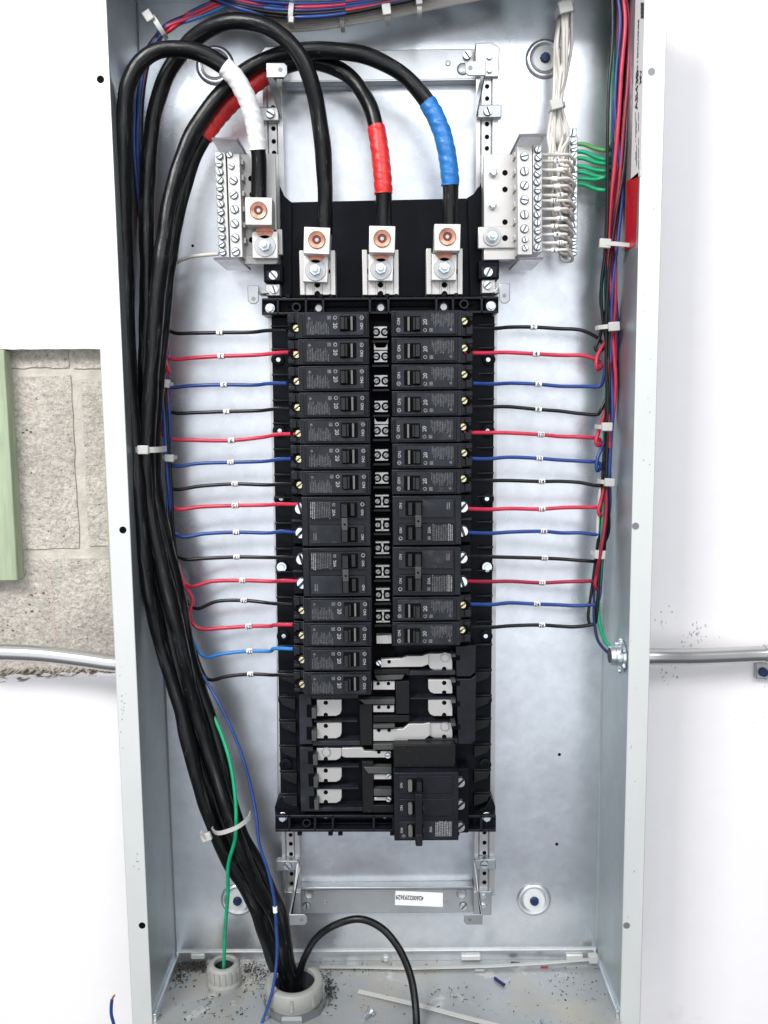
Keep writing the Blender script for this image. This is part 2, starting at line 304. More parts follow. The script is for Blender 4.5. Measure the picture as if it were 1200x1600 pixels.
# ------------------------------------------------------------ the setting: walls behind
FLZ = -.012
ZT = P(230, 6, 0)[1]; ZB = FLZ
DW0, DW1 = -.020, -.004
def jag(x0, y0, x1, y1, n, amp, h):
    return [P(x0 + (x1 - x0) * i / n, y0 + (y1 - y0) * i / n + random.uniform(-amp, amp), h) for i in range(n + 1)]
w = MB()
bx0 = -1.4; bxc = -.2; bx1 = 1.4
e1 = [(p[0], p[1]) for p in jag(-4, 546, 200, 545, 16, .8, DW1)]
w.prism([(bx0, 2.0), (bx0, e1[0][1])] + e1 + [(bxc, e1[-1][1]), (bxc, 2.0)], DW0, DW1, 'wall_paint')
e2 = [(p[0], p[1]) for p in jag(-4, 1066, 230, 1052, 18, 2.2, DW1)]
w.prism([(bxc, -.9), (bxc, e2[-1][1])] + e2[::-1] + [(bx0, e2[0][1]), (bx0, -.9)], DW0, DW1, 'wall_paint')
w.prism([(bxc, -.9), (bx1, -.9), (bx1, 2.0), (bxc, 2.0)], DW0, DW1, 'wall_paint')
wall = w.build('white_wall', kind='structure', label='white painted drywall around the open steel cabinet')
w = MB()
# torn paper and core along the lower edge of the opening
for i in range(34):
    x = random.uniform(-5, 185); y = 1060 - x * .05 + random.uniform(-3, 5); s = random.uniform(3, 12); 
    p = P(x, y, DW1 + .0012); a = random.uniform(-.25, .25); l = L(s, 0); 
    w.prism([(p[0] - l, p[1] - l * .16 + a * l * .2), (p[0] - l * .3, p[1] + l * .22), (p[0] + l * .6, p[1] + l * .15), (p[0] + l, p[1] - l * .1), (p[0], p[1] - l * .3)], DW1 - .001, DW1 + random.uniform(.0004, .0014), 'wall_paint')
w.build('torn_edge', wall, bevel=0)
w = MB(); rs_ = random.Random(21)
for (cx_, cy_, sx_, sy_, n_) in ((1088, 988, 9, 9, 26), (1075, 1005, 6, 8, 14), (1043, 1052, 9, 8, 22), (1035, 975, 5, 5, 8), (1185, 1100, 18, 22, 14), (1120, 990, 60, 20, 10), (1040, 960, 20, 8, 5)):
    for i in range(n_):
        p = P(rs_.gauss(cx_, sx_), rs_.gauss(cy_, sy_), DW1); l = rs_.uniform(.0003, .0012); q = l * rs_.uniform(.3, 2.2)
        w.prism([(p[0] - l, p[1] - q * .5), (p[0] + l * .4, p[1] - q), (p[0] + l, p[1] + q * .4), (p[0] - l * .3, p[1] + q)], DW1 - .0004, DW1 + .00015, 'scuff_grey')
w.build('scuff_mark', wall)
w = MB()
for i in range(150):
    x = rs_.uniform(-5, 180); y = 1055 - x * .05 + rs_.gauss(0, 3); p = P(x, y, DW1 - .006); l = rs_.uniform(.0005, .0018)
    w.prism([(p[0] + l * rs_.uniform(.6, 1.3) * math.cos(t), p[1] + l * .5 * rs_.uniform(.6, 1.2) * math.sin(t)) for t in range(6)], DW0 + .001, DW1 - rs_.uniform(.002, .010), rs_.choice(('mortar', 'drywall_core', 'mortar', 'crumb_brown')))
w.build('broken_core', wall)
w = MB()
w.box(bx0, bxc + .05, P(50, 1200, DW0)[1], P(50, 400, DW0)[1], -.12, DW0 - .0016, 'mortar')
bl = w.build('block_wall', kind='structure', label='bare grey concrete block wall showing through the gap in the drywall')
w = MB()
def blockface(x0, y0, x1, y1, mt='concrete_block'):
    X0, X1, Z0, Z1 = rectpx(x0, y0, x1, y1, DW0); n = 14
    g = []
    for i in range(n): g.append((X0 + (X1 - X0) * i / n, Z0 + random.uniform(-.0008, .0008)))
    for i in range(n): g.append((X1 + random.uniform(-.0008, .0008), Z0 + (Z1 - Z0) * i / n))
    for i in range(n): g.append((X1 + (X0 - X1) * i / n, Z1 + random.uniform(-.0008, .0008)))
    for i in range(n): g.append((X0 + random.uniform(-.0008, .0008), Z1 + (Z0 - Z1) * i / n))
    w.prism(g, DW0 - .01, DW0, mt)
blockface(-140, 588, 117, 858); blockface(133, 596, 330, 852); blockface(-60, 500, 106, 575); blockface(112, 500, 330, 574)
blockface(-60, 872, 330, 1120)
w.build('block_face', bl, kind=None)
w = MB()
for y0, y1, xx in ((880, 1005, 76),):
    for k in range(70):
        a = random.uniform(y0, y1); b = xx + (a - y0) * .08 + random.gauss(0, 1.6); l = random.uniform(.6, 1.6); boxpx(w, b - l, a, b + l, a + random.uniform(1.5, 4), DW0 + .0001, DW0 + .0004 + k * 2e-6, 'red_chalk')
w.build('chalk_line', bl)
w = MB()   # orange rusty pits
for (x, y) in ((50, 930), (56, 927), (68, 927), (76, 935), (46, 945), (50, 955), (5, 968), (12, 977), (20, 985), (4, 985), (78, 941), (42, 672), (48, 675), (36, 676)):
    p = P(x, y, DW0); l = L(random.uniform(1.2, 2.6), 0); w.prism([(p[0] + l * random.uniform(.6, 1.5) * math.cos(t * .9), p[1] + l * random.uniform(.5, 1) * math.sin(t * .9)) for t in range(7)], DW0 - .002, DW0 + .0003, 'rust_red')
w.build('chipped_pit', bl)
w = MB(); boxpx(w, -60, 547, 17, 908, DW0, -.001, 'green_wood')
w.build('wood_board', label='green treated wood board standing at the left end of the block opening', cat='board', bevel=.0012, org=(P(0, 908, 0)[0], P(0, 908, 0)[1], -.01))
w = MB(); 
q = [P(155.5, 560, 0)[:2], P(176, 560, 0)[:2], P(192, 928, 0)[:2], P(171, 930, 0)[:2]]
w.prism(q, DW0, -.002, 'batten_green')
w.build('wood_batten', label='thin green treated batten wedged behind the left edge of the cabinet', cat='batten', bevel=.001, org=(-.26, q[2][1], -.01))
# ------------------------------------------------------------ the cabinet
cab = thing('electrical_cabinet', 'tall open galvanized steel panel cabinet mounted on the wall', 'cabinet', (0, FLZ, 0))
w = MB(); w.box(-W / 2, W / 2, ZB, ZT, -.003, 0, 'galvanized')
w.build('back_panel', cab)
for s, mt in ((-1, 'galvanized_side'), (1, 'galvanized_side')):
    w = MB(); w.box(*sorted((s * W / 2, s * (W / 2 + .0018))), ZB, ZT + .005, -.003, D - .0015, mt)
    sd = w.build('side_panel', cab)
    if s > 0: right_side = sd
    w = MB(); fw = .0205; z0, z1 = ZB - .02, ZT + .05
    w.box(*sorted((s * W / 2, s * (W / 2 + fw))), z0, z1, D - .0015, D, 'flange_steel')
    w.box(*sorted((s * (W / 2 + fw - .0015), s * (W / 2 + fw + .0003))), z0, z1, D - .018, D - .0004, 'flange_steel')
    fl = w.build('front_flange', cab, bevel=.0006)
    for (px, py) in (((157, 124), (192, 828), (222, 1446)) if s < 0 else ((1018, 112), (993, 822), (979, 1446))):
        w = MB(); p = P(px, py, D); mt = 'hole_black' if s < 0 else 'hole_grey'
        w.cyl(p[0], p[1], .0034, D - .001, D + .00025, mt, 20)
        w.build('screw_hole', fl)
w = MB()
for (cx_, cy_, sx_, sy_, n_) in ((188, 1100, 4, 26, 16), (213, 1338, 3, 10, 6), (172, 420, 8, 150, 6), (1012, 620, 6, 200, 10), (985, 1200, 5, 200, 8), (1022, 300, 4, 90, 8)):
    for i in range(n_):
        p = P(random.gauss(cx_, sx_), random.gauss(cy_, sy_), D); l = random.uniform(.0004, .0009)
        if W / 2 + .001 < abs(p[0]) < W / 2 + .019: w.prism([(p[0] - l, p[1] - l), (p[0] + l * .6, p[1] - l * .7), (p[0] + l, p[1] + l), (p[0] - l * .5, p[1] + l * .8)], D - .0004, D + .00015, 'grey_washer')
w.build('paint_chip', cab)
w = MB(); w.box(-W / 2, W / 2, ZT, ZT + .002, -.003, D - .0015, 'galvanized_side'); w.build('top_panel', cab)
w = MB(); w.box(-W / 2, W / 2, ZB - .002, ZB, -.003, max(D - .0015, PZ(600, 1606, ZB)[2]), 'dirty_floor_steel'); w.build('bottom_panel', cab)
# lip fold along the foot of the back panel
w = MB(); w.box(-W / 2 + .001, W / 2 - .001, ZB, .0, 0, .0022, 'galvanized')
w.box(-W / 2 + .001, W / 2 - .001, -.0006, .0002, 0, .0028, 'flange_steel')
lip = w.build('bottom_lip', cab, bevel=.0003)
for (px, py, wd_) in ((309, 1495, 22), (736, 1497, 30), (898, 1496, 26), (603, 1499, 8)):
    w = MB(); X0, X1, Z0, Z1 = rectpx(px - wd_ / 2, py - 4, px + wd_ / 2, py + 4, .005)
    w.box(X0, X1, Z0, Z1, .002, .0055, 'flange_steel'); w.build('embossed_tab', lip, bevel=.001)
# corner seams
for s in (-1, 1):
    w = MB(); w.box(*sorted((s * W / 2, s * (W / 2 - .0012))), 0, ZT, 0, .0012, 'hole_grey' if s < 0 else 'galvanized_side'); w.build('corner_seam', cab)
    w = MB(); w.box(*sorted((s * (W / 2 - .0035), s * W / 2)), ZB, ZB + .009, .002, D - .002, 'galvanized'); w.build('floor_flange', cab, bevel=.0004)
for (px, py) in ((852, 90), (335, 100), (371, 1408), (835, 1408)):
    p = P(px, py, .004); w = MB()
    w.lathe(p[0], p[1], [(.0195, 0), (.0185, .0022), (.0165, .0036), (.0148, .0030), (.0125, .0012), (.0115, .001)], 'galvanized', 48)
    dm = w.build('mounting_dimple', cab, smooth=60)
    w = MB(); w.lathe(p[0], p[1], [(.0122, .0008), (.012, .0032), (.0, .0034)], 'flange_steel', 40); w.build('washer', dm)
    w = MB(); w.cyl(p[0], p[1], .0054, .003, .0066, 'bolt_blue', 9, .0046, .4); w.build('bolt_head', dm, bevel=.0005)
for (px, py, r) in ((301, 384, 2.2), (874, 1179, 2.6), (870, 1319, 2.6), (362, 600, 1.2), (870, 175, 1.0), (800, 175, 1)):
    p = P(px, py, 0); w = MB(); w.cyl(p[0], p[1], L(r, 0), -.001, .0002, 'hole_black', 14); w.build('drill_hole', cab)
# knockout at the back bottom below the big hub's dimple (pressed strip)
# stickers on the right side panel
XR = W / 2 - .0003
def sidepoly(pts, mt, name, par, label=None):
    w = MB(); w.poly3([PX(a, b, XR) for a, b in pts], (-.0002, 0, 0), mt); return w.build(name, par, label)
st = sidepoly([(994, -30), (1008.5, -30), (1001, 275), (986, 281)], 'sticker_white', 'rating_sticker', right_side, 'long white rating sticker on the right side wall')
w = MB(); 
def sidewrite(px, py, text, size, mt='print_black'):
    g = PX(px, py, XR - .0005); write(w, text, g, (0, 1, 0), (0, 0, -1), size, mt)
sidewrite(995, 141, 'AB43B', .0125)
sidewrite(1001, 120, 'MV', .009)
sidewrite(996.5, 78, 'TYPE 1 ENCLOSURE', .0060)
for i in range(12):
    a = PX(1001, 4 + i * 2.1, XR - .0005); b = PX(1006, 4 + i * 2.1, XR - .0005); w.poly3([a, b, (b[0], b[1] - .0007, b[2]), (a[0], a[1] - .0007, a[2])], (-.0001, 0, 0), 'print_black')
for i in range(46):
    x = random.choice((993, 994.5, 997.5)); y = random.uniform(175, 262); a = PX(x, y, XR - .0005); l = random.uniform(.002, .005)
    w.poly3([a, (a[0], a[1] - l, a[2]), (a[0], a[1] - l, a[2] + .001), (a[0], a[1], a[2] + .001)], (-.0001, 0, 0), 'print_dim')
w.build('sticker_print', st)
rs = sidepoly([(998, 269), (984, 281), (979.5, 284), (976.5, 393), (992.5, 384)], 'sticker_red', 'warning_sticker', right_side, 'red warning sticker on the right side wall')
w = MB()
for i in range(16):
    a = PX(986 + random.uniform(-1, 2), 305 + i * 3, XR - .0005); l = random.uniform(.001, .003); w.poly3([a, (a[0], a[1] - .0008, a[2]), (a[0], a[1] - .0008, a[2] + l), (a[0], a[1], a[2] + l)], (-.0001, 0, 0), 'print_red')
w.build('sticker_print', rs)
# ------------------------------------------------------------ conduits
w = MB(); w.tube(spline([PZ(-60, 1018, 0)] and [P(-60, 1018, .035), P(60, 1022, .035), P(130, 1030, .035), P(172, 1036, .035), P(200, 1038, .035)]), L(13.5, .035), 'conduit_steel', 20)
w.build('steel_conduit', label='galvanized conduit crossing the bare block wall into the left side of the cabinet', cat='conduit', group='conduits entering the cabinet', smooth=60, org=P(60, 1022, .035))
cdt = thing('steel_conduit', 'galvanized conduit running across the white wall right of the cabinet', 'conduit', P(1100, 1025, .03), 'conduits entering the cabinet')
w = MB(); w.tube(spline([P(980, 1026, .035), P(1020, 1026, .035), P(1080, 1026, .028), P(1140, 1024, .022), P(1193, 1022, .018), P(1290, 1022, .018)]), L(13.5, .03), 'conduit_steel', 20); w.build('pipe', cdt, smooth=60)
w = MB(); w.tube([P(1194, 1022, .018), P(1300, 1022, .018)], L(15, .02), 'conduit_steel', 20); w.build('coupling', cdt)
stp = thing('conduit_strap', 'zinc conduit strap with blue screw at the right edge of the wall', 'strap', P(1192, 1051, 0))
w = MB(); boxpx(w, 1182, 1038, 1212, 1061, DW1, .004, 'zinc_bracket'); w.build('strap_plate', stp, bevel=.001)
w = MB(); p = P(1193, 1050.5, .006); w.cyl(p[0], p[1], L(8, 0), .003, .009, 'bolt_blue', 8, L(7, 0)); w.build('screw', stp, bevel=.0005)
# ------------------------------------------------------------ panelboard chassis
ch = thing('panelboard_chassis', 'black and tin plated breaker chassis on slotted steel rails inside the cabinet', 'panelboard', P(600, 1300, 0))
def part(name, fn, par=None, bevel=0, label=None):
    w = MB(); fn(w); return w.build(name, par or ch, label, bevel)
# rails: a channel with centre bead, holes as dark punched slots in a groove
def rail(xa0, xa1, ya, xb0, xb1, yb, cxs, holes, name='mounting_rail'):
    h = .020
    XA0 = (P(xa0, ya, h)[0] + P(xb0, yb, h)[0]) / 2; XA1 = (P(xa1, ya, h)[0] + P(xb1, yb, h)[0]) / 2
    Z1 = P(xa0, ya, h)[1]; Z0 = P(xb0, yb, h)[1]; wd_ = XA1 - XA0
    w = MB()
    prof = [(0, 0), (0, h), (.18, h), (.26, h - .002), (.34, h - .002), (.66, h - .002), (.74, h), (1, h), (1, .0)]
    pts = [(XA0 + u * wd_, v) for u, v in prof]
    for i in range(len(pts) - 1):
        a, b = pts[i], pts[i + 1]; w.add([(a[0], Z0, a[1]), (b[0], Z0, b[1]), (b[0], Z1, b[1]), (a[0], Z1, a[1])], [(0, 1, 2, 3)], 'rail_steel')
    w.add([(a, Z1, b) for a, b in pts], [tuple(range(len(pts)))], 'rail_steel'); w.add([(a, Z0, b) for a, b in pts], [tuple(range(len(pts)))], 'rail_steel')
    r = w.build(name, ch, bevel=0, smooth=20)
    w = MB()
    X = XA0 + .5 * wd_
    for y in holes:
        z = P(cxs[0], y, h)[1]; w.cyl(X, z, .0023, h - .003, h - .0017, 'hole_black', 12)
    w.build('punched_hole', r); return X
xl = rail(415, 443, 95, 437, 467, 1402, (430, 450), [167, 181, 200, 220, 238] + [1306, 1320, 1336, 1352, 1367, 1382])
xr = rail(748, 781, 95, 738, 771, 1400, (760, 752), [134, 153, 173, 193, 213, 231] + [1302, 1318, 1334, 1350, 1366, 1380])
# thin outer flange lines of the rails
for (a, b) in (((431, 490), (437, 1265)), ((774, 490), (768, 1270))):
    part('rail_flange', lambda w: w.prism([P(a[0] - 3, a[1], .018)[:2], P(a[0] + 3, a[1], .018)[:2], P(b[0] + 3, b[1], .018)[:2], P(b[0] - 3, b[1], .018)[:2]], 0, .018, 'rail_steel'), bevel=.0008)
part('cross_bar', lambda w: (boxpx(w, 405, 78, 748, 126, 0, .008, 'zinc_bracket'), boxpx(w, 410, 124, 745, 128, 0, .012, 'zinc_bracket')), bevel=.0008)
part('cross_bar', lambda w: (boxpx(w, 460, 1390, 745, 1427, 0, .008, 'zinc_bracket'), boxpx(w, 465, 1386, 740, 1390, 0, .012, 'zinc_bracket')), bevel=.0008)
bp = part('corner_bracket', lambda w: polypx(w, [(743, 67), (768, 66), (781, 74), (779, 120), (743, 120)], .012, .0235, 'zinc_bracket'), bevel=.0008)
for (px, py) in ((765, 88), (765, 109)): part('rivet', lambda w: w.cyl(*P(px, py, .026)[:2], .0030, .023, .026, 'screw_zinc', 16, .0024), bp, .0003)
bp = part('corner_bracket', lambda w: polypx(w, [(407, 82), (414, 73), (440, 72), (442, 118), (408, 118)], .012, .0235, 'zinc_bracket'), bevel=.0008)
bp = part('corner_bracket', lambda w: boxpx(w, 740, 1393, 768, 1430, .012, .0235, 'zinc_bracket'), bevel=.0008)
for (px, py) in ((756, 1402), (756, 1417)): part('rivet', lambda w: w.cyl(*P(px, py, .026)[:2], .0036, .023, .0255, 'screw_zinc', 16, .0028), bp, .0003)
bp = part('corner_bracket', lambda w: boxpx(w, 444, 1394, 470, 1430, .012, .0235, 'zinc_bracket'), bevel=.0008)
for (px, py) in ((730, 86), (479, 1417), (724, 1417), (412, 86)):
    def f(w): screwhead(w, *P(px, py, .011)[:2], .0042, .008, .012, 'screw_zinc')
    part('mounting_screw', f)
for (px, py, r) in ((700, 99, 4), (508, 1409, 3.4), (696, 1408, 3.4), (483, 1396, 9), (721, 1396, 9), (723, 108, 9)):
    part('punched_hole', lambda w: w.lathe(*P(px, py, .008)[:2], [(L(r, 0), .008), (L(r, 0) * .85, .0089), (L(r, 0) * .7, .0083), (0, .0083)], 'zinc_bracket', 20))
# clamps on rails with screw
for (x0, y0, x1, y1, sxp, syp) in ((403, 167, 436, 189, 422, 177), (746, 163, 784, 184, 763, 173), (431, 1345, 466, 1361, 449, 1354), (741, 1343, 775, 1359, 757, 1352)):
    c_ = part('rail_clamp', lambda w: boxpx(w, x0, y0, x1, y1, .018, .0265, 'zinc_bracket'), bevel=.001)
    def f(w): screwhead(w, *P(sxp, syp, .029)[:2], .0044, .0262, .0295, 'screw_zinc')
    part('screw', f, c_)
# tabs on slanting straps, standing off the rails
def strap(tab, holes, foot, sgn, hd='zinc_bracket'):
    (x0, y0, x1, y1) = tab; ht = .068
    X0, X1, Z0, Z1 = rectpx(x0, y0, x1, y1, ht); c = .0028
    w = MB()
    if sgn > 0: pts = [(X0, Z0), (X1 - c, Z0), (X1, Z0 + c), (X1, Z1 - c), (X1 - c, Z1), (X0, Z1)]
    else: pts = [(X0 + c, Z0), (X1, Z0), (X1, Z1), (X0 + c, Z1), (X0, Z1 - c), (X0, Z0 + c)]
    w.prism(pts, ht - .0016, ht, hd)
    xe = X0 if sgn > 0 else X1
    f = P(foot[0], foot[1], .026); f2 = P(foot[2], foot[3], .026)
    w.add([(xe, Z0, ht - .001), (xe, Z1, ht - .001), (f[0], f[1], .024), (f2[0], f2[1], .024)] + [(xe + .0014 * sgn, Z0, ht - .001), (xe + .0014 * sgn, Z1, ht - .001), (f[0] + .0014 * sgn, f[1], .024), (f2[0] + .0014 * sgn, f2[1], .024)],
          [(0, 1, 2, 3), (7, 6, 5, 4), (0, 1, 5, 4), (1, 2, 6, 5), (2, 3, 7, 6), (3, 0, 4, 7)], hd)
    o = w.build('trim_bracket', ch, bevel=.0005)
    w = MB(); w.cyl(*P(*holes, ht)[:2], .0021, ht - .0004, ht + .0002, 'hole_grey', 14); w.build('screw_hole', o)
strap((416, 98, 449, 121), (438, 109), (437, 150, 437, 185), 1)
strap((727, 95, 759, 118), (735, 106), (746, 150, 746, 182), -1)
strap((452, 1429, 480, 1446), (471, 1437), (466, 1360, 464, 1345), 1)
strap((725, 1429, 754, 1445), (734, 1437), (742, 1360, 742, 1345), -1)
def tab2(x0, x1, y0, y1, hx, hy, wedge):
    w = MB(); X0, X1, Z0, Z1 = rectpx(x0, y0, x1, y1, .058); c = .003
    w.prism([(X0 + c, Z0), (X1 - c, Z0), (X1, Z0 + c), (X1, Z1), (X0, Z1), (X0, Z0 + c)], .0565, .058, 'zinc_bracket')
    polypx(w, wedge, .03, .050, 'zinc_bracket')
    o = w.build('trim_bracket', ch, bevel=.0006)
    w = MB(); w.cyl(*P(hx, hy, .058)[:2], .002, .0577, .0582, 'hole_grey', 14); w.build('screw_hole', o)
tab2(387, 404, 446, 475, 396, 467, [(403, 447), (408, 449), (420, 458), (404, 460)])
tab2(780, 797, 443, 474, 788, 462, [(771, 456), (780, 445), (781, 458), (773, 459)])
# black barrier plate with side wings
def f(w):
    polypx(w, [(440, 300), (447, 311), (456, 316), (729, 310), (740, 303), (748, 291), (751, 462), (440, 464)], .020, .0245, 'black_plastic')
part('barrier_plate', f)
part('barrier_wing', lambda w: polypx(w, [(437, 290), (444, 306), (455, 316), (455, 462), (440, 462)], .022, .030, 'black_plastic'))
part('barrier_wing', lambda w: polypx(w, [(752, 285), (744, 302), (731, 311), (735, 462), (752, 462)], .022, .030, 'black_plastic'))
# dark shield behind the neutral bars
for (x0, x1) in ((419, 441), (752, 770)):
    part('rail_extension', lambda w: boxpx(w, x0, 240, x1, 462, .0, .0195, 'rail_steel'), bevel=.0006)
# feet blocks with screws under the neutral bars
for (x0, y0, x1, y1, sx_, sy_, tx0, ty0, tx1, ty1, tsx, tsy) in ((412, 413, 441, 441, 427, 430, 415, 444, 437, 462, 428, 452), (748, 407, 780, 436, 763, 425, 753, 437, 774, 458, 762, 445)):
    o = part('foot_block', lambda w: (boxpx(w, x0, y0, x1, y1, .02, .047, 'black_plastic'), boxpx(w, x0 + 4, y0 + 9, x1 - 3, y1 - 2, .046, .049, 'breaker_plastic')), bevel=.0008)
    def f(w): screwhead(w, *P(sx_, sy_, .051)[:2], .0046, .0488, .052, 'screw_zinc')
    part('screw', f, o)
    o = part('ground_strap', lambda w: boxpx(w, tx0, ty0, tx1, ty1, .02, .044, 'tin_plate'), bevel=.0006)
    def f(w): screwhead(w, *P(tsx, tsy, .047)[:2], .0042, .0438, .047, 'screw_zinc')
    part('screw', f, o)
# lug tabs and lugs
def lug(par, bx, by, pxx, pyy, tilt, hb=.074, hp=.060, size=.0250):
    """bx,by centre of block face; pxx,pyy centre of pad face (pixels)"""
    B = P(bx, by, hb); A = P(pxx, pyy, hp); s = size / 2; ct, stt = math.cos(tilt), math.sin(tilt)
    def rot(c, x, z): return (c[0] + x * ct - z * stt, c[1] + x * stt + z * ct)
    w = MB(); w.prism([rot(B, -s, -s), rot(B, s, -s), rot(B, s, s), rot(B, -s, s)], hp - .008, hb, 'lug_aluminium')
    s2 = s * .97; w.prism([rot(A, -s2, -s2), rot(A, s2, -s2), rot(A, s2, s2 * 1.05), rot(A, -s2, s2 * 1.05)], hp - .009, hp, 'lug_aluminium')
    o = w.build('lug', par, bevel=.0007)
    w = MB(); x, z = rot(B, 0, s * .05)
    w.lathe(x, z, [(.0083, hb - .002), (.0083, hb + .0012), (.0077, hb + .0017), (.0062, hb + .0013), (.0043, hb + .0010), (.0040, hb + .0002)], 'copper', 26); w.cyl(x, z, .0045, hb - .001, hb + .0003, 'socket_dark', 24); w.cyl(x, z, .0018, hb, hb + .0005, 'grey_washer', 10)
    w.build('set_screw', o)
    w = MB(); cx_, cz_ = rot(A, 0, s * 1.12)
    w.cyl(cx_, cz_, s * .66, hp - .004, hp + .0012, 'copper', 16)
    for k in range(9):
        a = rot(A, (k - 4) * s * .145, s * 1.0); w.cyl(a[0], a[1] + .0004 * (k % 2), .00085, hp, hp + .0030, 'copper', 7)
    w.build('cable_strands', o)
    w = MB(); x, z = A[0], A[1] - .0008; w.cyl(x, z, .0103, hp, hp + .0012, 'grey_washer', 30); w.build('washer', o, bevel=.0003)
    w = MB(); w.cyl(x, z, .0060, hp + .001, hp + .0056, 'screw_zinc', 6, .0057, .3); w.cyl(x, z, .0034, hp + .0055, hp + .0125, 'screw_zinc', 14, .0031); w.build('stud_nut', o, bevel=.0003)
for (x0, x1, y0, y1) in ((468, 524, 391, 461), (566, 623, 390, 461), (666, 723, 388, 460)):
    def f(w):
        boxpx(w, x0, y0, x0 + 8, y1, .03, .052, 'tin_plate'); boxpx(w, x1 - 8, y0, x1, y1, .03, .052, 'tin_plate')
        boxpx(w, x0, y0 + 6, x1, y1, .03, .0495, 'tin_plate'); 
        m_ = (x0 + x1) / 2; boxpx(w, m_ - 8, y0 + 20, m_ - 5, y1, .03, .0503, 'tin_plate'); boxpx(w, m_ + 5, y0 + 20, m_ + 8, y1, .03, .0503, 'tin_plate')
    o = part('lug_tab', f, bevel=.0005)
    m_ = (x0 + x1) / 2
    w = MB()
    for (hx, hy) in ((m_ - 22, 424), (m_ + 22, 424), (m_, 445), (m_, 459)): w.cyl(*P(hx, hy, .0497)[:2], L(4.4), .0493, .0499, 'hole_black', 14)
    w.build('bolt_hole', o)
lug(ch, 495, 376, 493, 421, -.05); lug(ch, 597, 374, 595, 419, -.03); lug(ch, 699, 371, 694, 418, -.02)
# end frames (top and bottom): ribbed box sections
def frame(x0, x1, y0, y1, cells, slope, up):
    """cells: list of dividing x; open pockets"""
    def f(w):
        hb, ht = .030, .056
        yy = lambda x: slope * (x - x0)
        def B(a, b, c, d, h0, h1, mt='black_plastic'):
            polypx(w, [(a, b + yy(a)), (c, b + yy(c)), (c, d + yy(c)), (a, d + yy(a))], h0, h1, mt)
        B(x0, y0, x1, y1, .02, .040)
        B(x0, y0, x1, y0 + 4, .02, ht, 'breaker_plastic'); B(x0, y1 - 4, x1, y1, .02, ht, 'breaker_plastic')
        for c in cells: B(c - 2, y0, c + 2, y1, .02, ht, 'breaker_plastic')
        B(x0, y0, x0 + 22, y1, .02, .050); B(x1 - 22, y0, x1, y1, .02, .050)
        B(x0 + 40, y0 + (y1 - y0) * .45, x1 - 40, y0 + (y1 - y0) * .55, .02, .046)
        for c in (.10, .24, .52, .76):
            a = x0 + (x1 - x0) * c
            B(a, (y0 - 6) if up else y1, a + 7, y0 if up else y1 + 6, .03, .052)
        for c in (.545, .80, .27):
            a = x0 + (x1 - x0) * c + 5
            B(a, (y0 - 6) if up else y1, a + 7, y0 if up else y1 + 6, .03, .052)
    o = part('end_frame', f, bevel=.0006)
    return o
tf = frame(409, 779, 466, 492, (434, 478, 505, 578, 607, 682, 708, 753), -.008, True)
bf = frame(430, 775, 1274, 1300, (452, 492, 520, 584, 615, 752), 0, False)
for (fr, lst, yy) in ((tf, (421, 497, 595, 694, 768), 481), (bf, (441, 508, 601, 761), 1279)):
    for px in lst:
        w = MB(); p = P(px, yy - (px - 421) * .01 if fr is tf else yy, .055); e = px in (421, 768, 441, 761)
        hh = .050 if e else .041
        if e: w.cyl(p[0], p[1], .0050, hh, hh + .0012, 'screw_zinc', 24); w.cyl(p[0], p[1], .0042, hh + .001, hh + .0055, 'screw_zinc', 6, .0040, .5)
        else: w.cyl(p[0], p[1], .0064, hh - .001, hh + .004, 'breaker_plastic', 6, .006, .5); w.cyl(p[0], p[1], .0040, hh + .003, hh + .0065, 'grey_washer', 18, .0036)
        w.build('frame_bolt', fr, bevel=.0004)
for (fr, lst) in ((tf, ((463, 480), (725, 475))), (bf, ((479, 1286),))):
    for (px, py) in lst:
        w = MB(); p = P(px, py, .055); w.lathe(p[0], p[1], [(.0045, .03), (.0045, .055), (.0030, .055), (.0030, .035), (0, .035)], 'breaker_plastic', 22); w.build('screw_boss', fr)
# ears of the bottom frame
part('frame_ear', lambda w: polypx(w, [(441, 1243), (468, 1262), (468, 1276), (430, 1276), (429, 1262), (436, 1250)], .02, .045, 'black_plastic'), bevel=.0008)
part('frame_ear', lambda w: polypx(w, [(767, 1245), (774, 1260), (775, 1300), (764, 1300), (738, 1298), (738, 1270), (758, 1262)], .02, .045, 'black_plastic'), bevel=.0008)
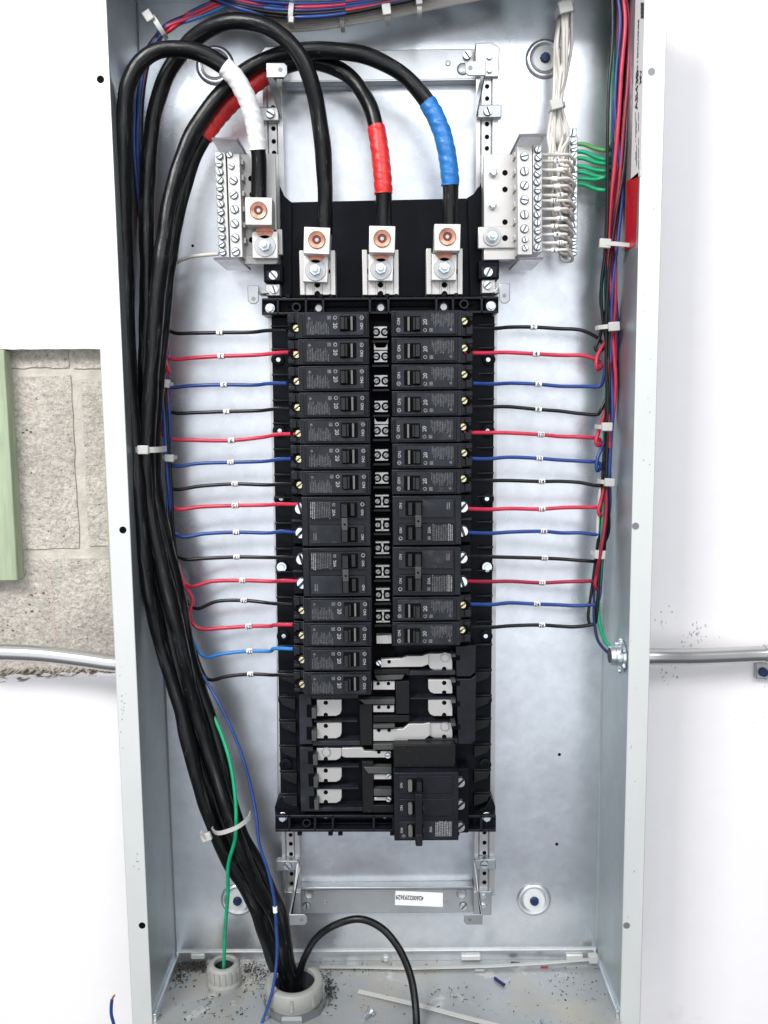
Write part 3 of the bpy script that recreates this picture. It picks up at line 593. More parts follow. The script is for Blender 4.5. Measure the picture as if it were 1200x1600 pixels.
# side strips with ribs and bosses
def sidestrip(xa, xb, wpx, y0, y1, sgn):
    """xa,xb: outer edge px at y0,y1; sgn +1: grows to the right (left strip)"""
    w = MB(); h = .036
    q = [P(xa, y0, h)[:2], P(xa + sgn * wpx, y0, h)[:2], P(xb + sgn * wpx, y1, h)[:2], P(xb, y1, h)[:2]]
    w.prism(q, .018, h, 'black_plastic')
    xo = lambda y: xa + (xb - xa) * (y - y0) / (y1 - y0)
    y = y0 + 12; k = 0
    while y < y1 - 20:
        x = xo(y); lo, hi = sorted((x - sgn * 1, x + sgn * wpx))
        boxpx(w, lo, y, hi, y + 3, .018, .041, 'breaker_plastic')
        if y > 1015: polypx(w, [(x, y + 4), (x + sgn * wpx, y + 4), (x + sgn * wpx, y + 22), (x + sgn * 5, y + 14)], .02, .046, 'dusty_black')
        y += 40 if k % 3 else 36; k += 1
    o = w.build('side_strip', ch, bevel=.0005)
    for (yb, scr) in ((562, 0), (673, 0), (779, 0), (885, 1), (993, 0), (1092, 0), (1193, 0)):
        w = MB(); x = xo(yb) + sgn * 9; p = P(x, yb, h)
        w.lathe(p[0], p[1], [(.0066, h), (.0066, h + .003), (.0054, h + .0036), (.0030, h + .0036), (.0026, h + .001), (0, h + .001)], 'black_plastic', 24)
        o2 = w.build('screw_boss', o)
        w = MB()
        if scr: w.cyl(p[0], p[1], .0050, h + .0034, h + .0045, 'screw_zinc', 22); w.cyl(p[0], p[1], .0036, h + .0044, h + .0085, 'screw_zinc', 6, .0033); w.build('frame_bolt', o)
        elif yb < 1000: w.cyl(p[0] + .0006 * sgn, p[1], .0022, h + .0005, h + .0025, 'screw_zinc', 12); w.build('rivet', o)
    return o
sidestrip(424, 439, 26, 496, 1262, 1); sidestrip(773, 766, -26 * -1, 494, 1265, -1)
# mid deck under the breakers
part('breaker_deck', lambda w: polypx(w, [(447, 494), (752, 490), (742, 1270), (466, 1272)], .02, .040, 'black_plastic'))
part('deck_plate', lambda w: polypx(w, [(467, 1084), (486, 1084), (489, 1163), (468, 1163)], .03, .058, 'breaker_face'), bevel=.0005)
part('deck_plate', lambda w: polypx(w, [(468, 1168), (489, 1168), (492, 1268), (470, 1268)], .03, .058, 'breaker_face'), bevel=.0005)
part('deck_plate', lambda w: polypx(w, [(712, 1010), (744, 1008), (743, 1050), (735, 1057), (713, 1057)], .03, .058, 'breaker_plastic'), bevel=.0005)
part('deck_plate', lambda w: polypx(w, [(713, 1061), (736, 1061), (744, 1055), (743, 1157), (736, 1163), (716, 1163)], .03, .058, 'breaker_plastic'), bevel=.0005)
for (x0, y0, x1, y1) in ((486, 1084, 560, 1092), (488, 1158, 568, 1165), (490, 1262, 570, 1268), (635, 1048, 712, 1055), (637, 1155, 716, 1162)):
    part('deck_rib', lambda w: boxpx(w, x0, y0, x1, y1, .035, .056, 'breaker_face'), bevel=.0005)
for (x0, y0, x1, y1) in ((491, 1126, 558, 1128), (491, 1197, 560, 1199), (491, 1231, 560, 1233), (640, 1090, 712, 1092), (640, 1127, 712, 1129)):
    part('deck_rib', lambda w: boxpx(w, x0, y0, x1, y1, .035, .054, 'breaker_face'))
# plastic hooks by the stabs
for (x, y) in ((479, 1103), (479, 1138), (481, 1176), (482, 1211), (483, 1246)):
    part('breaker_hook', lambda w: (boxpx(w, x, y - 2, x + 9, y + 18, .04, .0585, 'hole_black'), boxpx(w, x + 8, y + 4, x + 15, y + 20, .04, .062, 'cover_grey')), bevel=.0004)
for (x, y) in ((705, 1022), (705, 1062), (705, 1094), (705, 1130)):
    part('breaker_hook', lambda w: (boxpx(w, x + 1, y + 2, x + 14, y + 10, .04, .0585, 'hole_black'), boxpx(w, x, y, x + 7, y + 5, .04, .061, 'cover_grey')), bevel=.0004)
# centre trough and neutral terminals
part('centre_trough', lambda w: polypx(w, [(577, 494), (616, 494), (617, 1165), (582, 1165)], .038, .046, 'hole_black'))
ty = [519, 557, 595, 635, 673, 711, 747, 783, 820, 856, 893, 929, 963]
for i, y in enumerate(ty):
    xm = 594.5 + (y - 519) * .009
    hh = .053
    small = y > 770
    def f(w):
        if not small:
            boxpx(w, xm - 10.5, y - 9, xm + 10.5, y + 9, .045, hh, 'tin_plate')
            if i in (1, 4): polypx(w, [(xm - 11, y - 10), (xm - 11, y - 22), (xm - 7, y - 14), (xm + 7, y - 14), (xm + 11, y - 22), (xm + 11, y - 10)], .045, hh - .001, 'tin_plate')
        else:
            boxpx(w, xm - 2, y - 9, xm + 2, y + 9, .045, hh, 'tin_plate'); boxpx(w, xm - 11, y - 10, xm + 11, y - 7, .045, hh, 'tin_plate'); boxpx(w, xm - 11, y + 7, xm + 11, y + 10, .045, hh, 'tin_plate')
    o = part('neutral_terminal', f, bevel=.0004)
    for s in (-7, 7):
        def g(w):
            p = P(xm + s, y, hh); w.cyl(p[0], p[1], .0042, hh - .001, hh + .0003, 'hole_black', 18); screwhead(w, p[0], p[1], .0025, hh, hh + .0013, 'dull_screw')
        part('screw', g, o)
    part('trough_rib', lambda w: boxpx(w, xm - 13, y + 13, xm + 13, y + 16, .045, .057, 'breaker_plastic'))
part('neutral_terminal', lambda w: boxpx(w, 588, 993, 612, 1006, .045, .056, 'tin_plate'), bevel=.0004)
# bus stabs and arms
def stab(x0, y0, x1, y1, left, disc=False):
    hs = .052
    def f(w):
        X0, X1, Z0, Z1 = rectpx(x0, y0, x1, y1, hs); c = .006
        if left: pts = [(X0, Z0), (X1 - c, Z0), (X1 - c * .3, Z0 + c * .35), (X1, Z0 + c), (X1, Z1), (X0, Z1)]
        else: pts = [(X0 + c, Z0), (X1, Z0), (X1, Z1), (X0, Z1), (X0, Z0 + c), (X0 + c * .3, Z0 + c * .35)]
        w.prism(pts, .045, hs, 'tin_plate')
    o = part('bus_stab', f, bevel=.0005)
    xm = (x0 * .64 + x1 * .36) if left else (x0 * .34 + x1 * .66); w = MB()
    for y in ((y1 - 2,) if disc else (y0 + 5, y1 - 2)): w.cyl(*P(xm, y, hs)[:2], L(3.7), hs - .0003, hs + .0002, 'hole_black', 14)
    w.build('punched_hole', o)
    if disc:
        w = MB(); p = P(xm + 1, y0 + 6, hs); w.cyl(p[0], p[1], L(8), hs, hs + .0004, 'grey_washer', 22); w.cyl(p[0], p[1], L(6), hs, hs + .002, 'tin_plate', 22); w.build('rivet', o, bevel=.0003)
for (y0, y1, dd) in ((1093, 1119, 0), (1129, 1154, 0), (1169, 1188, 1), (1199, 1222, 0), (1233, 1255, 0)): stab(495, y0, 534, y1, True, dd)
for (y0, y1, dd) in ((1021, 1047, 1), (1062, 1084, 0), (1093, 1119, 0), (1129, 1153, 1)): stab(669, y0, 707, y1, False, dd)
def arm(pts, par=None): part('bus_arm', lambda w: polypx(w, pts, .050, .0555, 'tin_plate'), bevel=.0005)
arm([(595, 1030), (628, 1029), (636, 1025), (659, 1025), (670, 1021), (670, 1038), (660, 1042), (595, 1043)])
arm([(583, 1140), (630, 1139), (639, 1131), (660, 1131), (672, 1129), (672, 1149), (660, 1158), (583, 1158)])
arm([(534, 1169), (566, 1168), (570, 1174), (611, 1174), (611, 1184), (540, 1184), (534, 1182)])
arm([(583, 1065), (617, 1064), (617, 1078), (583, 1078)]); arm([(583, 1102), (616, 1102), (616, 1113), (583, 1113)])
arm([(584, 1210), (612, 1210), (612, 1218), (584, 1218)]); arm([(584, 1246), (612, 1246), (612, 1251), (584, 1251)])
w = MB()
for (x, y) in ((591, 1068), (607, 1068), (592, 1105), (607, 1105), (608, 1034), (592, 1141), (608, 1141), (592, 1175)): w.cyl(*P(x, y, .0555)[:2], L(3), .055, .0558, 'hole_black', 12)
w.build('tapped_hole', ch)
for pts in ([(585, 1056), (632, 1055), (628, 1062), (590, 1064)], [(560, 1093), (617, 1093), (617, 1101), (570, 1101)], [(583, 1133), (617, 1132), (617, 1138), (583, 1139)], [(583, 1163), (636, 1162), (630, 1172), (583, 1172)], [(568, 1199), (612, 1199), (612, 1210), (575, 1209)], [(584, 1234), (612, 1234), (612, 1244), (584, 1244)]):
    part('bus_cover', lambda w: polypx(w, pts, .05, .060, 'cover_grey'), bevel=.0008)
for (x0, y0, x1, y1) in ((562, 1100, 582, 1165), (566, 1190, 584, 1270), (618, 1064, 640, 1116), (583, 1258, 616, 1270), (583, 1118, 640, 1129), (584, 1046, 640, 1054)):
    part('bus_insulator', lambda w: boxpx(w, x0, y0, x1, y1, .04, .0575, 'dusty_black'), bevel=.0008)
for (px, py) in ((606, 1181), (607, 1213), (607, 1249), (592, 1036)):
    def g(w): screwhead(w, *P(px, py, .058)[:2], L(4.5), .0555, .0585, 'screw_zinc')
    part('screw', g)
# ------------------------------------------------------------ circuit breakers (templates at the origin; +X runs from wire end to the bus)
HB = .078
def roundrect(x0, x1, z0, z1, c):
    return [(x0 + c, z0), (x1 - c, z0), (x1, z0 + c), (x1, z1 - c), (x1 - c, z1), (x0 + c, z1), (x0, z1 - c), (x0, z0 + c)]
def prints(w, h, amp, seed, full=True, x0=-.0255, x1=-.0045):
    rnd = random.Random(seed); u = x0
    while u < x1:
        a, b = (-.0088 + rnd.uniform(0, .001), rnd.uniform(-.002, .0042)) if full else (-.007, -.001)
        v = b
        while v > a:
            l = rnd.uniform(.0006, .0018); w.add([(u, v, h), (u + .0007, v, h), (u + .0007, v - l, h), (u, v - l, h)], [(0, 1, 2, 3)], amp); v -= l + .0004
        u += .00155
def dim_marks(w, h):
    # round approval ring, square mark
    for (x, z) in ((.0272, .0062),):
        w.lathe(x, z, [(.0019, h), (.0014, h)], 'print_grey', 16)
        w.add([(x - .0008, z - .0002, h), (x + .0008, z - .0002, h), (x + .0008, z + .0002, h), (x - .0008, z + .0002, h)], [(0, 1, 2, 3)], 'print_grey')
    w.add([(-.006, .0048, h), (-.0025, .0048, h), (-.0025, .0084, h), (-.006, .0084, h)], [(0, 1, 2, 3)], 'print_dim')
    w.lathe(.0017, .0066, [(.0018, h), (.0012, h)], 'print_grey', 12)
    w.add([(-.0245, .0052, h), (-.0215, .0052, h), (-.0225, .0075, h), (-.024, .0075, h)], [(0, 1, 2, 3)], 'print_dim')
def single_breaker(label, low=False):
    root = thing('circuit_breaker', label, 'breaker', (0, 0, 0), 'breakers plugged onto the chassis')
    w = MB(); w.box(-.034, .034, -.0122, .0122, .042, HB - .0015, 'breaker_plastic')
    w.box(-.030, -.0255, -.0105, .0108, HB - .002, HB - .0005, 'breaker_plastic'); w.box(.0305, .0328, -.0105, .0108, HB - .002, HB - .0006, 'breaker_plastic')
    w.box(-.0452, -.034, -.0118, .0118, .042, .0665, 'breaker_plastic')
    w.box(-.0452, -.0385, .003, .0105, .066, .0695, 'breaker_plastic'); w.box(-.0452, -.0385, -.0105, -.0065, .066, .0695, 'breaker_plastic')
    w.box(-.0352, -.034, -.012, .012, .066, .0705, 'cover_grey')
    body = w.build('body', root, bevel=.0006)
    w = MB(); w.cyl(-.0385, -.0012, .0052, .0662, .0668, 'hole_black', 20); w.box(-.0452, -.0385, -.0035, .0008, .0662, .0667, 'hole_black'); w.build('terminal_well', body)
    w = MB(); screwhead(w, -.0365, -.0022, .0036, .0665, .0715, 'screw_brass', .6); w.build('terminal_screw', body, bevel=.0002)
    hf = HB + .0015
    w = MB(); fx = [(-.0270, -.0103), (.0292, -.0103), (.0292, .0103), (-.0270, .0103)]
    w.prism(roundrect(-.0270, .0292, -.0103, .0103, .0006), HB - .002, hf, 'breaker_face')
    face = w.build('face_plate', root, bevel=.0005)
    w = MB(); w.prism(roundrect(-.0262, .0285, -.0095, .0095, .0004), hf - .0001, hf + .00015, 'breaker_face')
    prints(w, hf + .0003, 'print_dim', 3)
    write(w, '20', (.0015, -.0010, hf + .0003), (0, -1, 0), (1, 0, 0), .0056, 'print_grey')
    write(w, 'ON', (.0268, -.0018, hf + .0003), (0, -1, 0), (1, 0, 0), .0040, 'print_grey')
    dim_marks(w, hf + .0003)
    w.build('print', face, smooth=5)
    w = MB(); w.prism(roundrect(.0060, .0220, -.0066, .0082, .0004), hf - .001, hf + .00025, 'hole_black'); w.build('toggle_slot', face)
    w = MB()
    w.prism(roundrect(.0068, .0112, -.0056, .0072, .0003), hf, hf + .0085, 'toggle_black', .12)
    w.prism(roundrect(.0112, .0135, -.0056, .0072, .0003), hf, hf + .0045, 'toggle_black', .1)
    w.prism(roundrect(.0165, .0185, -.0058, .0074, .0002), hf, hf + .0022, 'toggle_grey')
    w.build('toggle', root, bevel=.0005)
    return root
def double_breaker(label):
    root = thing('circuit_breaker', label, 'breaker', (0, 0, 0), 'breakers plugged onto the chassis')
    w = MB(); w.box(-.034, .034, -.0246, .0246, .042, HB - .0015, 'breaker_plastic'); w.box(-.0452, -.034, -.0240, .0240, .042, .0640, 'black_plastic')
    w.box(-.0452, -.034, -.0015, .0015, .06, .070, 'breaker_plastic')
    w.box(-.034, -.0275, -.024, .024, HB - .002, HB - .0002, 'breaker_plastic')
    body = w.build('body', root, bevel=.0006)
    for k, s in ((0, 1), (1, -1)):
        z = s * .0122
        w = MB(); screwhead(w, -.0358, z, .0058, .0600, .0715, 'screw_zinc', .8 if k else 1.9); w.build('terminal_screw', body, bevel=.0003)
        hf = HB + .0015; w = MB(); w.prism(roundrect(-.0262, .0282, z - .0092, z + .0088, .0005), HB - .002, hf, 'breaker_face' if k else 'breaker_plastic'); fc = w.build('face_plate', root, bevel=.0005)
        w = MB(); 
        write(w, 'ON', (.0258, z - .003, hf + .0002), (0, -1, 0), (1, 0, 0), .0036, 'print_grey')
        if not k:
            rnd = random.Random(9); u = -.025
            while u < -.006:
                v = z + .0075
                while v > z - .0075: l = rnd.uniform(.0008, .002); w.add([(u, v, hf + .0002), (u + .0008, v, hf + .0002), (u + .0008, v - l, hf + .0002), (u, v - l, hf + .0002)], [(0, 1, 2, 3)], 'print_grey' if u < -.02 else 'print_dim'); v -= l + .0004
                u += .0017
            write(w, '20A', (-.0022, z - .003, hf + .0002), (0, -1, 0), (1, 0, 0), .0040, 'print_grey'); w.lathe(.0262, z + .005, [(.0019, hf + .0002), (.0013, hf + .0002)], 'print_grey', 16)
            w.add([(-.0035, z + .003, hf + .0002), (-.0005, z + .003, hf + .0002), (-.0005, z + .0065, hf + .0002), (-.0035, z + .0065, hf + .0002)], [(0, 1, 2, 3)], 'print_dim')
        else:
            for uu in (-.0225, -.0205): w.add([(uu, z + .001, hf + .0002), (uu + .0012, z + .001, hf + .0002), (uu + .0012, z - .006, hf + .0002), (uu, z - .006, hf + .0002)], [(0, 1, 2, 3)], 'print_dim')
        w.build('print', fc, smooth=5)
        w = MB(); w.prism(roundrect(.0045, .0212, z - .0082, z + .0070, .0004), hf - .001, hf + .00025, 'hole_black'); w.build('toggle_slot', fc)
        w = MB(); w.prism(roundrect(.0145, .0185, z - .0062, z + .0062, .0003), hf, hf + .002, 'toggle_grey' if 0 else 'toggle_black'); w.prism(roundrect(.0056, .0118, z - .0072, z + .0066, .0004), hf, hf + .0085, 'toggle_black', .08); w.build('toggle', root, bevel=.0005)
    hf = HB + .0015
    w = MB(); w.box(.0060, .0118, -.0070, .0050, hf + .002, hf + .0105, 'cover_grey'); w.build('handle_tie', root, bevel=.0004)
    w = MB(); w.cyl(.009, -.0012, .0011, hf + .0103, hf + .0107, 'hole_black', 10); w.build('tie_hole', root.children[-1])
    return root
def triple_breaker(label):
    root = thing('circuit_breaker', label, 'breaker', (0, 0, 0), 'breakers plugged onto the chassis')
    w = MB(); w.box(-.032, .034, -.037, .036, .042, HB + .002, 'breaker_plastic'); w.box(-.0437, -.032, -.034, .036, .042, .064, 'black_plastic'); 
    body = w.build('body', root, bevel=.0007)
    hf = HB + .0030
    w2 = MB()
    for k in range(3):
        z = (k - 1) * -.0242
        w = MB(); screwhead(w, -.0345, z + .003, .0054, .060, .0700, 'grey_washer', .7); w.build('terminal_screw', body, bevel=.0003)
        w = MB(); w.prism(roundrect(-.0262, .0292, z - .0092, z + .0092, .0006), HB, hf, 'breaker_face' if k == 0 else 'breaker_plastic'); fc = w.build('face_plate', root, bevel=.0005)
        w = MB(); write(w, 'ON', (.0262, z, hf + .0002), (0, -1, 0), (1, 0, 0), .0036, 'print_grey')
        if k != 2: write(w, 'OFF', (.0040, z, hf + .0002), (0, -1, 0), (1, 0, 0), .0028, 'print_dim')
        if k == 0:
            rnd = random.Random(5); u = -.0245
            while u < -.008:
                v = z + .0065
                while v > z - .0085: l = rnd.uniform(.0008, .002); w.add([(u, v, hf + .0002), (u + .0009, v, hf + .0002), (u + .0009, v - l, hf + .0002), (u, v - l, hf + .0002)], [(0, 1, 2, 3)], 'print_grey'); v -= l + .0004
                u += .0017
            write(w, '80A', (-.0035, z - .001, hf + .0002), (0, -1, 0), (1, 0, 0), .0038, 'print_grey'); w.lathe(.0245, z + .006, [(.0019, hf + .0002), (0, hf + .0002)], 'print_dim', 16)
        w.build('print', fc, smooth=5)
        w = MB(); w.prism(roundrect(.0042, .0205, z - .0072, z + .0072, .0004), hf - .001, hf + .00025, 'hole_black'); w.build('toggle_slot', fc)
        w = MB(); w.prism(roundrect(.0152, .0198, z - .0064, z + .0064, .0012), hf, hf + .0032, 'toggle_grey', .08); w.prism(roundrect(.0056, .0112, z - .007, z + .007, .0004), hf, hf + .0085, 'toggle_black', .08); w.build('toggle', root, bevel=.0006)
    w = MB(); w.box(.0055, .0128, -.0205, .0335, hf + .004, hf + .0135, 'breaker_plastic'); w.box(.0058, .0124, .0215, .0338, hf + .012, hf + .0150, 'toggle_black'); w.build('handle_tie', root, bevel=.0006)
    w = MB(); w.box(-.030, .034, -.0620, -.0372, .042, HB - .010, 'dusty_black'); w.build('rear_housing', root, bevel=.001)
    return root
def place(o, px, py, flip):
    p = P(px, py, HB); o.location = (p[0], 0, p[1]); o.rotation_euler = (0, PI if flip else 0, 0)
NL = {}
wcol = dict(l=['black', 'red', 'blue', 'black', 'red', 'blue', 'black', 'red', 'blue', 'black', 'red', 'black', 'red', 'light blue', 'black'],
            r=['black', 'red', 'blue', 'black', 'red', 'blue', 'black', 'red', 'blue', 'black', 'dark red', 'blue', 'black'])
mk_l = [1, 3, 5, 7, 9, 11, 13, 15, 17, 19, 21, 23, 25, 27, 29]; mk_r = [2, 4, 6, 8, 10, 12, 14, 16, 18, 20, 22, 24, 26]
s0 = single_breaker('single-pole breaker'); d0 = double_breaker('double'); first = {'s': s0, 'd': d0}; used = {'s': 0, 'd': 0}
def put(kind, px, py, flip, label):
    o = first[kind] if not used[kind] else copy_tree(first[kind]); used[kind] = 1
    place(o, px, py, flip); o['label'] = label; return o
order = ['topmost', 'second', 'third', 'fourth', 'fifth', 'sixth', 'seventh']
yl = lambda i: 507.5 + i * 41.65 - max(0, i - 6) * 0 
ZL0, ZL14 = P(521, 507.5, HB)[1], P(528, 1069, HB)[1]
XL0, XL14 = P(521.5, 507.5, HB)[0], P(528.5, 1069, HB)[0]
XR0, XR12 = P(667, 505, HB)[0], P(666.5, 991, HB)[0]
ZR0, ZR12 = P(667, 505, HB)[1], P(666.5, 991, HB)[1]
print('PITCH', (ZL0 - ZL14) / 14, (ZR0 - ZR12) / 12, 'X', XL0, XL14, XR0, XR12)
def putw(kind, side, row, label):
    o = first[kind] if not used[kind] else copy_tree(first[kind]); used[kind] = 1
    if side == 'l': X = XL0 + (XL14 - XL0) * row / 14; Z = ZL0 + (ZL14 - ZL0) * row / 14
    else: X = XR0 + (XR12 - XR0) * row / 12; Z = ZR0 + (ZR12 - ZR0) * row / 12
    o.location = (X, 0, Z); o.rotation_euler = (0, PI if side == 'r' else 0, 0); o['label'] = label
    o.rotation_euler = (0, (PI if side == 'r' else 0) + random.gauss(0, .0035), 0); o.location.x += random.gauss(0, .0003)
    return o
for i in range(7): putw('s', 'l', i, f'black single-pole breaker on {wcol["l"][i]} wire {mk_l[i]}, {order[i]} from the top, left column')
putw('d', 'l', 7.5, 'two-pole breaker with handle tie, upper of the two in the left column')
putw('d', 'l', 9.5, 'two-pole breaker with handle tie, lower of the two in the left column')
for k, i in enumerate((11, 12, 13, 14)): putw('s', 'l', i, 'black single-pole breaker, ' + ('just below the two-pole breakers, left column', 'third from the bottom of the left column', 'second from the bottom of the left column', 'bottom one of the left column')[k])
for i in range(7): putw('s', 'r', i, f'black single-pole breaker on {wcol["r"][i]} wire {mk_r[i]}, {order[i]} from the top, right column')
putw('d', 'r', 7.5, 'two-pole breaker with handle tie, upper of the two in the right column')
putw('d', 'r', 9.5, 'two-pole breaker with handle tie, lower of the two in the right column')
putw('s', 'r', 11, 'single-pole breaker on a blue wire, just below the two-pole breakers, right column')
putw('s', 'r', 12, 'single-pole breaker on a black wire, lowest single-pole in the right column')
t0 = triple_breaker('large three-pole black breaker with long handle tie alone at the bottom right of the chassis')
p = P(667.5, 1260, HB); t0.location = (p[0], 0, p[1]); t0.rotation_euler = (0, PI, 0)
# ------------------------------------------------------------ neutral bars
def neutral_bar(label, left):
    if left: plate = (378, 240, 432, 412); a = (335.5, 352, 237, 402, 6.5); b = (354.5, 374, 240, 402, 5.5)
    else: plate = (756, 241, 806, 405); a = (833, 847, 226, 394, 0); b = (808.5, 832, 229, 398, 0)
    n = thing('neutral_bar', label, 'terminal bar', P(plate[0], plate[3], .03), 'terminal bars of the panel')
    o = part('bar_plate', lambda w: (boxpx(w, *plate, .040, .0475, 'tin_plate'), boxpx(w, plate[0], plate[3] - 14, plate[2], plate[3] + 1, .040, .0505, 'tin_plate')), n, .0006)
    w = MB()
    for (hx, hy) in (((392, 279), (394, 304), (393, 375)) if left else ((789, 270), (789, 296), (789, 347), (789, 372))): w.cyl(*P(hx, hy, .0475)[:2], L(4.2), .0472, .0478, 'hole_black', 16)
    w.build('bolt_hole', o)
    strips = []
    for (x0, x1, y0, y1, drift), hh in ((a, .072), (b, .0705)):
        def f(w):
            q = [P(x0, y0, hh)[:2], P(x1, y0, hh)[:2], P(x1 + drift, y1, hh)[:2], P(x0 + drift, y1, hh)[:2]]; w.prism(q, .042, hh, 'tin_plate')
            if left or True:
                k = 0
                for i in range(12):    # notched inner edge where the wire ways open
                    yy = y0 + 8 + (y1 - y0 - 14) * i / 12; xx = x1 + drift * i / 12
                    if hh < .0715 and i % 2 == 0: 
                        if left: boxpx(w, xx, yy, xx + 6, yy + 9, .045, .060, 'tin_plate')
                        else: boxpx(w, x0 - 5, yy, x0, yy + 9, .045, .060, 'tin_plate')
        strips.append(part('terminal_strip', f, n, .0005))
    for i in range(13):
        x = (342 + 5 * i / 12) if left else 840; y = (243.5 + i * 12.55) if left else (233.5 + i * 12.7)
        def g(w): 
            p = P(x + random.uniform(-1, 1), y, .074); r = L(5.6, .07); w.cyl(p[0], p[1], r * 1.06, .0716, .0722, 'recess_shade', 18); screwhead(w, p[0], p[1], r * .80, .072, .0752, 'screw_zinc')
        part('terminal_screw', g, strips[0])
    big = [(364, 281), (365, 304), (366, 326.5), (366, 349), (367, 371.5), (368, 393)] if left else [(820, 243.5), (820, 267), (820, 289), (820, 312), (820, 335), (820, 357)]
    small = [(358, 241), (361, 259)] if left else [(821, 374), (821, 387)]
    for (lst, r) in ((big, 6.2), (small, 4.6)):
        for (x, y) in lst:
            def g(w):
                p = P(x, y, .073); rr = L(r, .07); w.cyl(p[0], p[1], rr * 1.10, .0702, .0708, 'recess_shade', 20); screwhead(w, p[0], p[1], rr * .93, .0705, .0728, 'screw_zinc')
            part('terminal_screw', g, strips[1])
    # clear end shields
    for (fx0, fx1, fy) in (((331, 371, 217), (334, 373, 404)) if left else ((812, 853, 211), (812, 849, 404))):
        A, B = P(fx0, fy, .086), P(fx1, fy, .086); z = (A[1] + B[1]) / 2
        w = MB(); w.box(A[0], B[0], z - .0008, z + .0008, .014, .0855, 'clear_plastic'); s_ = w.build('end_shield', n)
        w = MB(); w.box(A[0], B[0], z - .0011, z + .0011, .0855, .0868, 'plastic_edge'); xx = B[0] if left else A[0]
        w.box(xx - .0006, xx + .0006, z - .0011, z + .0011, .014, .0856, 'plastic_edge'); w.build('shield_edge', s_)
    if left: 
        lug(n, 404, 330, 414, 383, -.02, .076, .062, .0255)
        part('bar_foot', lambda w: boxpx(w, 427, 358, 441, 398, .04, .0475, 'tin_plate'), n, .0005)
    else:
        for (bx, by) in ((771, 270), (770, 321)):
            w = MB(); p = P(bx, by, .05); w.cyl(p[0], p[1], .0042, .0475, .0515, 'screw_zinc', 6, .0039); w.cyl(p[0], p[1], .0034, .0512, .0525, 'screw_zinc', 18, .0026); w.build('plate_bolt', n, bevel=.0003)
        o = part('bar_foot', lambda w: boxpx(w, 747, 354, 805, 388, .046, .0510, 'tin_plate'), n, .0008)
        w = MB(); p = P(769, 370, .052); w.cyl(p[0], p[1], .0088, .051, .0525, 'grey_washer', 28); w.cyl(p[0], p[1], .0062, .0525, .0532, 'grey_washer', 24); w.cyl(p[0], p[1], .0052, .053, .0572, 'screw_zinc', 6); w.cyl(p[0], p[1], .0032, .057, .0645, 'screw_zinc', 14); w.build('stud_nut', o, bevel=.0003)
        part('bolt_hole', lambda w: w.cyl(*P(789, 372, .051)[:2], L(4.5), .0508, .0513, 'hole_black', 16), o)
    return n
neutral_bar('left neutral terminal bar, clamping the white taped cable in its copper screw lug', True)
neutral_bar('right neutral terminal bar with clear shields and a row of looped white wires', False)
gb = thing('ground_bar', 'narrow ground bar with green wires behind the looped white wires', 'terminal bar', P(895, 400, .01), 'terminal bars of the panel')
part('bar', lambda w: polypx(w, [(889, 214), (903, 214), (902, 398), (890, 398)],   .012, .030, 'grey_washer'), gb, .0005)
part('bar_foot', lambda w: boxpx(w, 887, 200, 901, 216, .0, .022, 'grey_washer'), gb, .0005)
def g(w): screwhead(w, *P(894, 207, .026)[:2], L(6.5, .03), .022, .027, 'screw_zinc', 1.4)
part('mounting_screw', g, gb)
for i in range(17):
    def g(w): screwhead(w, *P(897 - .2 * (i % 2), 221 + i * 10.8, .034)[:2], L(4.6, .03), .030, .0345, 'screw_zinc')
    part('terminal_screw', g, gb)
# ------------------------------------------------------------ heavy cables
RC = .0076
bund = {  # shared lower run, pixel (y, left edge, right edge)
}
def lower(k):
    """k 0..3 from the left: pixel/height points from y=700 down into the hub"""
    tab = [(700, 212, 240), (770, 216, 243), (840, 222, 256), (915, 232, 274), (960, 243, 284), (1010, 255, 295), (1060, 267, 309), (1110, 280, 323), (1150, 290, 334), (1200, 306, 347), (1250, 322, 361), (1300, 338, 379), (1344, 355, 401), (1390, 383, 419), (1420, 400, 432), (1450, 412, 441), (1495, 428, 451), (1530, 438, 460), (1562, 444, 468)]
    hs = [.078, .060, .078, .055]
    out = []
    for i, (y, a, b) in enumerate(tab):
        f = min(1, i / 6); hh = hs[k] * (1 - .0) - .006 * f * (k % 2 == 0) + .004 * math.sin(i * .9 + k * 2)
        if y > 1340: hh = hh + (.052 - hh) * min(1, (y - 1340) / 150) * (.55 if k % 2 else .8)
        out.append((a + (b - a) * k / 3 + (1.8 if y < 1000 else 3.0) * math.sin(i * 1.1 + k * 1.7), y, hh))
    return out
def cable(name, label, upper, k, tapes):
    wp = path(upper + lower(k), 9)
    root = thing('power_cable', label, 'cable', wp[-1], 'heavy feeder cables')
    w = MB(); w.tube(wp, RC, 'cable_black', 20, rf=lambda q, th: .00022 * math.sin(q * 95 + k) + .00028 * math.sin(q * 41 + 2 * th + k) + .00018 * math.sin(q * 160 + th)); w.build('jacket', root, smooth=70)
    for (a, b, mt, lab) in tapes:
        s_ = seg(wp, a, b); fine = spline(s_, 4) if len(s_) > 2 else s_; n = len(fine)
        rr = []; d = 0
        for i, q in enumerate(fine):
            if i: d += (Vector(q) - Vector(fine[i - 1])).length
            rr.append(RC * 1.07 + .0006 * ((d / .014) % 1.0) * 1.0 + (.0003 * random.random()))
        w = MB(); ws = random.uniform(.011, .017); w.tube(fine, RC * 1.11, mt, 24, rf=lambda q, th: .00045 * ((q / ws + .35 * math.sin(q * 60) + th / (2 * PI)) % 1.0) + .00018 * math.sin(q * 700 + 3 * th)); w.build('tape_wrap', root, lab, smooth=50)
    return root
